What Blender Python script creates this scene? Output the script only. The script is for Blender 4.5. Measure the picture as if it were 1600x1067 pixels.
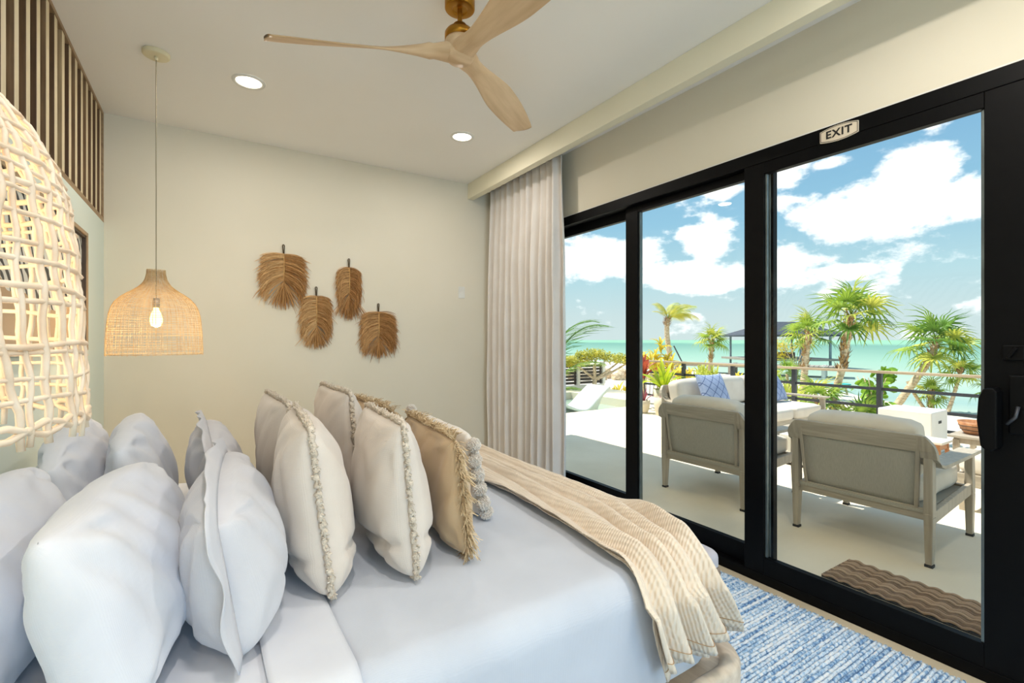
import bpy, bmesh, math, random
from mathutils import Vector, Matrix, noise
R = math.radians
PI = math.pi
scene = bpy.context.scene
for o in list(bpy.data.objects):
    bpy.data.objects.remove(o)
col = scene.collection

# ------------------------------------------------------------------ camera
cam_d = bpy.data.cameras.new('camera')
cam = bpy.data.objects.new('camera', cam_d)
col.objects.link(cam)
cam.location = (0, 0, 1.37)
cam.rotation_euler = (R(90), 0, R(-32.4))
cam_d.sensor_width = 36
cam_d.lens = 745 / 1600 * 36
cam_d.shift_y = -2.5 / 1600
cam_d.clip_start = 0.02
cam_d.clip_end = 8000
scene.camera = cam

# ------------------------------------------------------------------ view
vs = scene.view_settings
vs.view_transform = 'Standard'
vs.look = 'None'
vs.gamma = 1
vs.use_curve_mapping = False
vs.exposure = 0.36

# ------------------------------------------------------------------ sky
SKY_STRENGTH = 1.09
world = bpy.data.worlds.new('sky')
scene.world = world
world.use_nodes = True


def build_sky():
    nt = world.node_tree
    nt.nodes.clear()
    N = nt.nodes.new
    L = nt.links.new
    out = N('ShaderNodeOutputWorld')
    bg = N('ShaderNodeBackground')
    bg.inputs[1].default_value = SKY_STRENGTH
    L(bg.outputs[0], out.inputs[0])
    tc = N('ShaderNodeTexCoord')
    sep = N('ShaderNodeSeparateXYZ')
    L(tc.outputs['Generated'], sep.inputs[0])

    def M(op, a, b=None, c=None):
        n = N('ShaderNodeMath')
        n.operation = op
        for i, x in enumerate((a, b, c)):
            if x is None:
                continue
            if isinstance(x, (int, float)):
                n.inputs[i].default_value = x
            else:
                L(x, n.inputs[i])
        return n.outputs[0]
    az = M('ARCTAN2', sep.outputs[0], sep.outputs[1])
    el = M('ARCSINE', sep.outputs[2])
    # clear blue getting deeper with height
    rp = N('ShaderNodeValToRGB')
    L(M('MULTIPLY', el, 1 / 0.9), rp.inputs[0])
    cr = rp.color_ramp
    cr.elements[0].position = 0.0
    cr.elements[0].color = (0.50, 0.60, 0.61, 1)
    cr.elements[1].position = 1.0
    cr.elements[1].color = (0.14, 0.31, 0.53, 1)
    for p, c in ((0.05, (0.48, 0.59, 0.61)), (0.13, (0.38, 0.56, 0.62)), (0.25, (0.24, 0.45, 0.60)), (0.38, (0.18, 0.37, 0.56))):
        e = cr.elements.new(p)
        e.color = (*c, 1)
    # cumulus: noise in (azimuth, elevation), biased by a few cloud centres
    cmb = N('ShaderNodeCombineXYZ')
    L(M('MULTIPLY', az, 9.0), cmb.inputs[0])
    L(M('MULTIPLY', el, 15.0), cmb.inputs[1])
    nz = N('ShaderNodeTexNoise')
    L(cmb.outputs[0], nz.inputs[0])
    nz.inputs['Scale'].default_value = 1.0
    nz.inputs['Detail'].default_value = 9
    nz.inputs['Roughness'].default_value = 0.62
    nz2 = N('ShaderNodeTexNoise')
    cmb2 = N('ShaderNodeCombineXYZ')
    L(M('MULTIPLY', az, 2.6), cmb2.inputs[0])
    L(M('MULTIPLY', el, 5.0), cmb2.inputs[1])
    cmb2.inputs[2].default_value = 3.3
    L(cmb2.outputs[0], nz2.inputs[0])
    nz2.inputs['Detail'].default_value = 3
    blobs = ((1.225, 0.200, 0.16, 0.080), (1.265, 0.250, 0.07, 0.055), (1.074, 0.147, 0.07, 0.06), (1.075, 0.300, 0.075, 0.03),
             (1.150, 0.297, 0.04, 0.018), (0.730, 0.165, 0.15, 0.060), (0.948, 0.180, 0.06, 0.034), (0.91, 0.125, 0.16, 0.040),
             (0.985, 0.280, 0.05, 0.018), (1.179, 0.118, 0.05, 0.018), (0.845, 0.175, 0.055, 0.05),
             (1.330, 0.205, 0.06, 0.05))
    best = None
    for a0, e0, ra, re in blobs:
        dx = M('MULTIPLY', M('SUBTRACT', az, a0), 1 / ra)
        dy = M('MULTIPLY', M('SUBTRACT', el, e0), 1 / re)
        d = M('SQRT', M('ADD', M('MULTIPLY', dx, dx), M('MULTIPLY', dy, dy)))
        v = M('MAXIMUM', M('SUBTRACT', 1.0, d), -0.6)
        best = v if best is None else M('MAXIMUM', best, v)
    wide = M('MULTIPLY', M('SUBTRACT', nz2.outputs[0], 0.57), 2.0)
    # the broad field of clouds continues all round the sky
    best = M('MAXIMUM', best, M('MINIMUM', wide, 0.3))
    dens = M('ADD', M('MULTIPLY', best, 0.75), M('MULTIPLY', M('SUBTRACT', nz.outputs[0], 0.5), 2.1))
    mr = N('ShaderNodeMapRange')
    mr.interpolation_type = 'SMOOTHSTEP'
    L(dens, mr.inputs[0])
    mr.inputs[1].default_value = 0.02
    mr.inputs[2].default_value = 0.34
    mix = N('ShaderNodeMix')
    mix.data_type = 'RGBA'
    L(M('MULTIPLY', mr.outputs[0], 0.96), mix.inputs[0])
    L(rp.outputs[0], mix.inputs[6])
    mix.inputs[7].default_value = (0.98, 0.99, 1.0, 1)
    L(mix.outputs[2], bg.inputs[0])


build_sky()

# ------------------------------------------------------------------ sun and large added fill light
SUN_DIR = Vector((-0.17, 0.42, 0.89)).normalized()
sd = bpy.data.lights.new('sun', 'SUN')
sd.energy = 5.4
sd.angle = R(0.6)
sd.color = (1.0, 0.95, 0.87)
sun = bpy.data.objects.new('sun', sd)
sun.rotation_euler = SUN_DIR.to_track_quat('Z', 'Y').to_euler()
sun.location = (6, 4, 9)
col.objects.link(sun)


def area_light(name, loc, direction, sx, sy, power, color):
    d = bpy.data.lights.new(name, 'AREA')
    d.shape = 'RECTANGLE'
    d.size = sx
    d.size_y = sy
    d.energy = power
    d.color = color
    o = bpy.data.objects.new(name, d)
    o.location = loc
    o.rotation_euler = (-Vector(direction)).to_track_quat('Z', 'Y').to_euler()
    col.objects.link(o)
    return o


# added fill light, brightening the room through an added window behind the camera
area_light('window_fill', (1.0, -5.20, 1.55), (0, 1, 0), 2.6, 1.9, 84, (0.36, 0.66, 1.0))
DOWNLIGHT_W = 13.0

# ------------------------------------------------------------------ materials
def lin(c):
    return tuple((x / 255 / 12.92) if x / 255 <= 0.04045 else ((x / 255 + 0.055) / 1.055) ** 2.4 for x in c)


MATS = {}


def mat(name, c1, c2=None, rough=0.6, scale=6, stretch=(1, 1, 1), detail=4, bump=0.0, bscale=None, bstretch=None,
        metal=0.0, spec=0.5, sheen=0.0, trans=0.0, lo=0.35, hi=0.65, emit=None, emit_s=0.0, coat=0.0):
    """Noise-driven procedural material; c1/c2 are 0-255 sRGB."""
    if name in MATS:
        return MATS[name]
    m = bpy.data.materials.new(name)
    m.use_nodes = True
    nt = m.node_tree
    b = nt.nodes['Principled BSDF']
    N = nt.nodes.new
    L = nt.links.new
    c2 = c2 or tuple(min(255, x * 0.93) for x in c1)
    tc = N('ShaderNodeTexCoord')
    mp = N('ShaderNodeMapping')
    mp.inputs['Scale'].default_value = stretch
    L(tc.outputs['Object'], mp.inputs[0])
    nz = N('ShaderNodeTexNoise')
    nz.inputs['Scale'].default_value = scale
    nz.inputs['Detail'].default_value = detail
    L(mp.outputs[0], nz.inputs[0])
    rp = N('ShaderNodeValToRGB')
    rp.color_ramp.elements[0].position = lo
    rp.color_ramp.elements[1].position = hi
    rp.color_ramp.elements[0].color = (*lin(c2), 1)
    rp.color_ramp.elements[1].color = (*lin(c1), 1)
    L(nz.outputs[0], rp.inputs[0])
    L(rp.outputs[0], b.inputs['Base Color'])
    b.inputs['Roughness'].default_value = rough
    b.inputs['Metallic'].default_value = metal
    b.inputs['Specular IOR Level'].default_value = spec
    if sheen:
        b.inputs['Sheen Weight'].default_value = sheen
        b.inputs['Sheen Roughness'].default_value = 0.5
    if coat:
        b.inputs['Coat Weight'].default_value = coat
    if emit:
        b.inputs['Emission Color'].default_value = (*lin(emit), 1)
        b.inputs['Emission Strength'].default_value = emit_s
    if bump:
        n2 = N('ShaderNodeTexNoise')
        n2.inputs['Scale'].default_value = bscale or scale * 8
        n2.inputs['Detail'].default_value = 3
        mp2 = N('ShaderNodeMapping')
        mp2.inputs['Scale'].default_value = bstretch or (1, 1, 1)
        L(tc.outputs['Object'], mp2.inputs[0])
        L(mp2.outputs[0], n2.inputs[0])
        bp = N('ShaderNodeBump')
        bp.inputs['Strength'].default_value = bump
        bp.inputs['Distance'].default_value = 0.01
        L(n2.outputs[0], bp.inputs['Height'])
        L(bp.outputs[0], b.inputs['Normal'])
    if trans:
        # light passing through thin leaves and weave
        tr = N('ShaderNodeBsdfTranslucent')
        L(rp.outputs[0], tr.inputs[0])
        mx = N('ShaderNodeMixShader')
        mx.inputs[0].default_value = trans
        L(b.outputs[0], mx.inputs[1])
        L(tr.outputs[0], mx.inputs[2])
        L(mx.outputs[0], nt.nodes['Material Output'].inputs[0])
    MATS[name] = m
    return m


def weave_mat(name, c1, c2, freq, rough=0.85, bump=0.25, axes=('Y', 'Z'), dist=0.002):
    """Cloth: fine woven bump from two crossed wave textures over a soft noise colour."""
    m = mat(name, c1, c2, rough=rough, scale=5, sheen=0.25, spec=0.25)
    nt = m.node_tree
    N = nt.nodes.new
    L = nt.links.new
    tc = N('ShaderNodeTexCoord')
    hs = []
    for ax in axes:
        w = N('ShaderNodeTexWave')
        w.bands_direction = ax
        w.inputs['Scale'].default_value = freq
        w.inputs['Distortion'].default_value = 1.5
        w.inputs['Detail'].default_value = 1
        L(tc.outputs['Object'], w.inputs[0])
        hs.append(w)
    ad = N('ShaderNodeMath')
    ad.operation = 'ADD'
    L(hs[0].outputs['Fac'], ad.inputs[0])
    L(hs[1].outputs['Fac'], ad.inputs[1])
    bp = N('ShaderNodeBump')
    bp.inputs['Strength'].default_value = bump
    bp.inputs['Distance'].default_value = dist
    L(ad.outputs[0], bp.inputs['Height'])
    L(bp.outputs[0], nt.nodes['Principled BSDF'].inputs['Normal'])
    return m


def wood_mat(name, c1, c2, rough=0.5, axis=0, scale=3.0, k=14):
    st = [k, k, k]
    st[axis] = 1.0
    return mat(name, c1, c2, rough=rough, scale=scale, stretch=tuple(st), detail=6, bump=0.08, bscale=scale * 3, bstretch=tuple(st), lo=0.3, hi=0.7)


m_wall = mat('wall_paint', (230, 222, 203), (227, 219, 199), rough=0.75, scale=1.5, bump=0.02, bscale=180)
m_wall_cool = mat('headboard_wall_paint', (226, 236, 228), (222, 233, 226), rough=0.7, scale=1.5, bump=0.02, bscale=180)
m_ceil = mat('ceiling_paint', (250, 247, 242), (248, 245, 239), rough=0.8, scale=1.2)
m_beam = mat('pelmet_paint', (240, 234, 210), (238, 231, 206), rough=0.7, scale=2)
m_floor = mat('floor_concrete', (214, 200, 174), (196, 182, 156), rough=0.45, scale=2.2, detail=8, bump=0.03)
m_terr = mat('terrace_concrete', (245, 231, 207), (231, 215, 188), rough=0.7, scale=1.3, detail=9, bump=0.05, bscale=30, lo=0.3, hi=0.72)
m_black = mat('black_aluminium', (7, 7, 8), (5, 5, 6), rough=0.45, scale=20, spec=0.12)
m_track = mat('track_aluminium', (120, 130, 130), (96, 104, 104), rough=0.35, metal=0.7, scale=8)
m_slat = wood_mat('walnut_slats', (172, 138, 100), (112, 80, 52), axis=2, scale=2.2)
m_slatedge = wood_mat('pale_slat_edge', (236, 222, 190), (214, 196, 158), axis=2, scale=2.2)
m_slatf = wood_mat('slat_frame_wood', (176, 148, 112), (140, 112, 80), axis=1, scale=2.2)
m_fanwood = wood_mat('fan_wood', (226, 196, 158), (198, 164, 124), axis=0, scale=2.4, k=9)
m_brass = mat('brass', (178, 128, 44), (150, 104, 34), rough=0.3, metal=0.9, scale=6)
m_white_plastic = mat('white_plastic', (238, 236, 228), rough=0.4)
m_cream = mat('cream_enamel', (232, 222, 186), (224, 212, 176), rough=0.4)
m_rattan = mat('rattan', (246, 234, 216), (232, 212, 186), rough=0.6, scale=30, trans=0.25)
m_rattan_far = mat('rattan_fine', (244, 222, 176), (222, 190, 136), rough=0.65, scale=40, trans=0.4)
m_cord = mat('lamp_cord', (170, 158, 130), rough=0.6)
m_steel = mat('brushed_steel', (200, 200, 200), rough=0.3, metal=0.9)
m_bulb = mat('glowing_bulb', (255, 220, 150), rough=0.2, emit=(255, 190, 90), emit_s=9.0)
m_lampdisc = mat('downlight_disc', (255, 250, 240), rough=0.3, emit=(255, 240, 215), emit_s=5.0)
m_straw = mat('dried_grass', (250, 208, 146), (214, 160, 96), rough=0.8, scale=55, trans=0.3)
m_straw2 = mat('dried_grass_dark', (240, 194, 128), (194, 138, 78), rough=0.8, scale=55, trans=0.3)
def island_mix(m, c1, c2):
    """Each separate strand takes its own shade between two colours."""
    nt = m.node_tree
    geo = nt.nodes.new('ShaderNodeNewGeometry')
    rp = [n for n in nt.nodes if n.type == 'VALTORGB'][0]
    rp.color_ramp.elements[0].position = 0.0
    rp.color_ramp.elements[1].position = 1.0
    rp.color_ramp.elements[0].color = (*lin(c2), 1)
    rp.color_ramp.elements[1].color = (*lin(c1), 1)
    nt.links.new(geo.outputs['Random Per Island'], rp.inputs[0])


island_mix(m_straw, (255, 220, 160), (190, 134, 74))
island_mix(m_straw2, (250, 206, 142), (170, 114, 60))
m_spine = mat('straw_spine', (206, 164, 104), (184, 140, 82), rough=0.7, scale=40)
m_loop = mat('dark_loop_cord', (92, 76, 54), rough=0.8, scale=40)
m_curtain = weave_mat('curtain_linen', (232, 226, 220), (226, 219, 212), 60, bump=0.12)
m_sheet = weave_mat('white_cotton', (218, 222, 231), (212, 216, 227), 120, bump=0.08)
m_coverlet = weave_mat('grey_linen', (200, 206, 218), (194, 200, 212), 110, bump=0.15, axes=('X', 'Y'))
m_sham = weave_mat('pale_grey_linen', (206, 206, 212), (198, 199, 206), 120, bump=0.12)
m_beige = weave_mat('oatmeal_linen', (222, 211, 200), (212, 201, 190), 110, bump=0.18)
m_beige_tr = mat('oatmeal_braid', (226, 214, 198), (200, 186, 168), rough=0.9, scale=70, bump=0.5, bscale=220)
m_tan = weave_mat('tan_linen', (206, 178, 142), (194, 166, 130), 110, bump=0.15)
m_tan_tr = mat('tan_tassel', (206, 182, 146), (168, 140, 102), rough=0.9, scale=60)
m_pom = mat('white_pompom', (252, 247, 240), (244, 236, 226), rough=0.95, scale=60, trans=0.3)
m_white_lin = weave_mat('white_linen', (236, 228, 218), (228, 219, 208), 110, bump=0.15)
m_throw = weave_mat('cream_gauze', (238, 223, 204), (230, 213, 192), 26, bump=0.55, axes=('X', 'Y'), dist=0.004)
m_thread = mat('brown_stitching', (176, 140, 96), rough=0.9)
m_bedwood = wood_mat('bleached_oak', (222, 208, 190), (196, 178, 158), axis=1, scale=2.5)
m_bench = weave_mat('bench_grey_fabric', (198, 194, 202), (188, 184, 192), 100, bump=0.15)
m_benchb = mat('bench_taupe', (140, 122, 108), (126, 108, 94), rough=0.8, scale=30)
m_teak = wood_mat('weathered_teak', (190, 178, 160), (160, 148, 131), axis=2, scale=3)
m_teakx = wood_mat('weathered_teak_rail', (192, 180, 162), (162, 150, 133), axis=1, scale=3)
m_sling = mat('grey_sling', (194, 188, 174), (178, 171, 156), rough=0.85, scale=90, stretch=(1, 6, 0.4), trans=0.12)
m_cush = mat('outdoor_cushion', (232, 222, 208), (224, 213, 198), rough=0.85, scale=6, bump=0.15, bscale=260)
m_rubber = mat('rubber_foot', (30, 28, 26), rough=0.6)
m_white_ext = mat('white_render', (240, 238, 232), (232, 229, 222), rough=0.7, scale=3)
m_railwood = wood_mat('rail_wood', (206, 182, 150), (176, 152, 122), axis=1, scale=2)
m_steelgrey = mat('rail_steel', (66, 68, 74), (58, 60, 66), rough=0.45, metal=0.3)
m_trunk = mat('palm_trunk', (226, 206, 174), (176, 148, 114), rough=0.9, scale=9, stretch=(1, 1, 3), bump=0.6, bscale=40)
m_fibre = mat('palm_fibre', (196, 160, 112), (128, 94, 58), rough=0.95, scale=30)
m_palm = mat('palm_green', (172, 196, 76), (100, 140, 44), rough=0.5, scale=2.5, trans=0.35)
m_palmy = mat('palm_yellowgreen', (218, 214, 94), (160, 178, 60), rough=0.5, scale=2.5, trans=0.35)
m_palmd = mat('palm_dark', (122, 160, 66), (64, 106, 40), rough=0.5, scale=2.5, trans=0.3)
m_coco = mat('coconut_green', (226, 214, 92), (160, 166, 60), rough=0.5, scale=2.5, trans=0.35)
m_yellow = mat('croton_yellow', (242, 212, 60), (190, 178, 46), rough=0.5, scale=4, trans=0.35)
m_lime = mat('bromeliad_lime', (216, 220, 50), (156, 188, 36), rough=0.4, scale=5, trans=0.3)
m_red = mat('ti_red', (206, 96, 66), (158, 58, 52), rough=0.45, scale=5, trans=0.3)
m_tree = mat('tree_olive', (226, 214, 92), (160, 166, 62), rough=0.6, scale=3, trans=0.3)
m_grape = mat('sea_grape', (150, 184, 54), (98, 146, 36), rough=0.45, scale=3, trans=0.3)
m_pot = mat('cream_planter', (226, 214, 188), (212, 198, 172), rough=0.7, scale=6)
m_soil = mat('soil', (88, 66, 46), (60, 44, 30), rough=1, scale=40)
m_sand = mat('sand', (246, 236, 218), (234, 220, 198), rough=0.95, scale=0.8, detail=9, bump=0.3, bscale=6)
m_rock = mat('coral_rock', (232, 212, 180), (190, 164, 132), rough=0.95, scale=4, bump=0.5)
m_fence = wood_mat('dark_fence_slats', (72, 62, 56), (52, 44, 40), axis=0)
m_roofing = mat('slate_roof', (74, 80, 90), (60, 66, 76), rough=0.7, scale=8)
m_dock = wood_mat('dock_timber', (182, 170, 156), (140, 128, 116), axis=1)
m_mat = mat('doormat_cord', (176, 146, 118), (140, 114, 90), rough=0.95, scale=60)
island_mix(m_mat, (190, 160, 132), (120, 94, 72))
island_mix(m_tan_tr, (226, 204, 168), (168, 140, 102))
m_pool = mat('pool_water', (176, 196, 176), (160, 186, 166), rough=0.08, scale=3, bump=0.15, bscale=8)
m_chaise = mat('white_resin', (240, 242, 236), (232, 236, 228), rough=0.4)
m_blue_towel = mat('blue_towel', (60, 160, 210), (230, 240, 245), rough=0.9, scale=14, lo=0.48, hi=0.52)
m_bowl = wood_mat('bowl_wood', (196, 138, 92), (160, 104, 64), axis=0)
m_ink = mat('sign_ink', (26, 24, 22), rough=0.6)
m_sign = mat('sign_plate', (222, 208, 186), (216, 202, 180), rough=0.4)
m_dark_frame = mat('dark_frame', (70, 54, 40), rough=0.5)
m_tan_frame = mat('tan_frame', (178, 150, 116), rough=0.5)
m_turq = mat('turquoise_canvas', (40, 170, 176), rough=0.7)


def glass_mat():
    m = bpy.data.materials.new('clear_glass')
    m.use_nodes = True
    nt = m.node_tree
    nt.nodes.clear()
    N = nt.nodes.new
    L = nt.links.new
    out = N('ShaderNodeOutputMaterial')
    tr = N('ShaderNodeBsdfTransparent')
    tr.inputs[0].default_value = (0.97, 0.985, 0.975, 1)
    gl = N('ShaderNodeBsdfGlossy')
    gl.inputs['Roughness'].default_value = 0.0
    fr = N('ShaderNodeLayerWeight')
    fr.inputs[0].default_value = 0.5
    pw = N('ShaderNodeMath')
    pw.operation = 'POWER'
    L(fr.outputs['Facing'], pw.inputs[0])
    pw.inputs[1].default_value = 5.0
    ma = N('ShaderNodeMath')
    ma.operation = 'MULTIPLY_ADD'
    L(pw.outputs[0], ma.inputs[0])
    ma.inputs[1].default_value = 0.5
    ma.inputs[2].default_value = 0.012
    mx = N('ShaderNodeMixShader')
    L(ma.outputs[0], mx.inputs[0])
    L(tr.outputs[0], mx.inputs[1])
    L(gl.outputs[0], mx.inputs[2])
    L(mx.outputs[0], out.inputs[0])
    return m


m_glass = glass_mat()


def sea_mat():
    m = bpy.data.materials.new('sea_water')
    m.use_nodes = True
    nt = m.node_tree
    b = nt.nodes['Principled BSDF']
    N = nt.nodes.new
    L = nt.links.new
    geo = N('ShaderNodeNewGeometry')
    sp = N('ShaderNodeSeparateXYZ')
    L(geo.outputs['Position'], sp.inputs[0])
    dv = N('ShaderNodeMath')
    dv.operation = 'DIVIDE'
    dv.inputs[0].default_value = 20.0
    L(sp.outputs[0], dv.inputs[1])
    nz = N('ShaderNodeTexNoise')
    mp = N('ShaderNodeMapping')
    mp.inputs['Scale'].default_value = (0.22, 0.05, 1)
    L(geo.outputs['Position'], mp.inputs[0])
    L(mp.outputs[0], nz.inputs[0])
    nz.inputs['Scale'].default_value = 1.0
    nz.inputs['Detail'].default_value = 6
    ma = N('ShaderNodeMath')
    ma.operation = 'MULTIPLY_ADD'
    L(nz.outputs[0], ma.inputs[0])
    ma.inputs[1].default_value = 0.10
    ad = N('ShaderNodeMath')
    ad.operation = 'SUBTRACT'
    L(dv.outputs[0], ad.inputs[0])
    ad.inputs[1].default_value = 0.05
    L(ad.outputs[0], ma.inputs[2])
    rp = N('ShaderNodeValToRGB')
    L(ma.outputs[0], rp.inputs[0])
    cr = rp.color_ramp
    cr.elements[0].position = 0.0
    cr.elements[0].color = (*lin((130, 178, 148)), 1)
    cr.elements[1].position = 1.0
    cr.elements[1].color = (*lin((176, 188, 174)), 1)
    for p, c in ((0.055, (132, 180, 150)), (0.085, (100, 146, 130)), (0.16, (114, 156, 138)), (0.30, (136, 172, 152)), (0.6, (162, 184, 166)), (0.85, (140, 168, 160))):
        e = cr.elements.new(p)
        e.color = (*lin(c), 1)
    L(rp.outputs[0], b.inputs['Base Color'])
    b.inputs['Roughness'].default_value = 0.45
    b.inputs['Specular IOR Level'].default_value = 0.06
    n3 = N('ShaderNodeTexNoise')
    mp3 = N('ShaderNodeMapping')
    mp3.inputs['Scale'].default_value = (3.0, 0.8, 1)
    L(geo.outputs['Position'], mp3.inputs[0])
    L(mp3.outputs[0], n3.inputs[0])
    n3.inputs['Scale'].default_value = 1.2
    n3.inputs['Detail'].default_value = 5
    bp = N('ShaderNodeBump')
    bp.inputs['Strength'].default_value = 0.35
    bp.inputs['Distance'].default_value = 0.1
    L(n3.outputs[0], bp.inputs['Height'])
    L(bp.outputs[0], b.inputs['Normal'])
    return m


def rug_mat():
    m = bpy.data.materials.new('denim_rag_weave')
    m.use_nodes = True
    nt = m.node_tree
    b = nt.nodes['Principled BSDF']
    N = nt.nodes.new
    L = nt.links.new
    tc = N('ShaderNodeTexCoord')
    vals = []
    for st, sc in (((1.6, 48, 1), 1.0), ((62, 48, 1), 1.0)):
        mp = N('ShaderNodeMapping')
        mp.inputs['Scale'].default_value = st
        L(tc.outputs['Object'], mp.inputs[0])
        nz = N('ShaderNodeTexNoise')
        nz.inputs['Scale'].default_value = sc
        nz.inputs['Detail'].default_value = 2
        L(mp.outputs[0], nz.inputs[0])
        vals.append(nz.outputs[0])
    ad = N('ShaderNodeMath')
    ad.operation = 'ADD'
    L(vals[0], ad.inputs[0])
    L(vals[1], ad.inputs[1])
    hf = N('ShaderNodeMath')
    hf.operation = 'MULTIPLY'
    L(ad.outputs[0], hf.inputs[0])
    hf.inputs[1].default_value = 0.5
    rp = N('ShaderNodeValToRGB')
    L(hf.outputs[0], rp.inputs[0])
    cr = rp.color_ramp
    cr.elements[0].position = 0.30
    cr.elements[0].color = (*lin((58, 84, 126)), 1)
    cr.elements[1].position = 0.68
    cr.elements[1].color = (*lin((240, 240, 238)), 1)
    for p, c in ((0.40, (108, 144, 188)), (0.46, (160, 190, 218)), (0.51, (204, 220, 236)), (0.58, (230, 235, 240))):
        e = cr.elements.new(p)
        e.color = (*lin(c), 1)
    L(rp.outputs[0], b.inputs['Base Color'])
    b.inputs['Roughness'].default_value = 0.95
    b.inputs['Specular IOR Level'].default_value = 0.1
    return m


def art_mat():
    """Flat print: wavy ink lines above an earth-toned field."""
    m = bpy.data.materials.new('abstract_print')
    m.use_nodes = True
    nt = m.node_tree
    b = nt.nodes['Principled BSDF']
    N = nt.nodes.new
    L = nt.links.new
    tc = N('ShaderNodeTexCoord')
    w = N('ShaderNodeTexWave')
    w.bands_direction = 'DIAGONAL'
    w.inputs['Scale'].default_value = 7
    w.inputs['Distortion'].default_value = 9
    w.inputs['Detail'].default_value = 2
    w.inputs['Detail Scale'].default_value = 0.7
    L(tc.outputs['Object'], w.inputs[0])
    r1 = N('ShaderNodeValToRGB')
    L(w.outputs['Fac'], r1.inputs[0])
    r1.color_ramp.elements[0].position = 0.25
    r1.color_ramp.elements[0].color = (*lin((52, 56, 60)), 1)
    r1.color_ramp.elements[1].position = 0.42
    r1.color_ramp.elements[1].color = (*lin((226, 224, 216)), 1)
    sp = N('ShaderNodeSeparateXYZ')
    L(tc.outputs['Object'], sp.inputs[0])
    nz = N('ShaderNodeTexNoise')
    nz.inputs['Scale'].default_value = 2.2
    L(tc.outputs['Object'], nz.inputs[0])
    ma = N('ShaderNodeMath')
    ma.operation = 'MULTIPLY_ADD'
    L(nz.outputs[0], ma.inputs[0])
    ma.inputs[1].default_value = 0.35
    L(sp.outputs[2], ma.inputs[2])
    st = N('ShaderNodeMath')
    st.operation = 'LESS_THAN'
    L(ma.outputs[0], st.inputs[0])
    st.inputs[1].default_value = 0.42
    mx = N('ShaderNodeMix')
    mx.data_type = 'RGBA'
    L(st.outputs[0], mx.inputs[0])
    L(r1.outputs[0], mx.inputs[6])
    mx.inputs[7].default_value = (*lin((188, 156, 122)), 1)
    L(mx.outputs[2], b.inputs['Base Color'])
    b.inputs['Roughness'].default_value = 0.6
    return m


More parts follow.
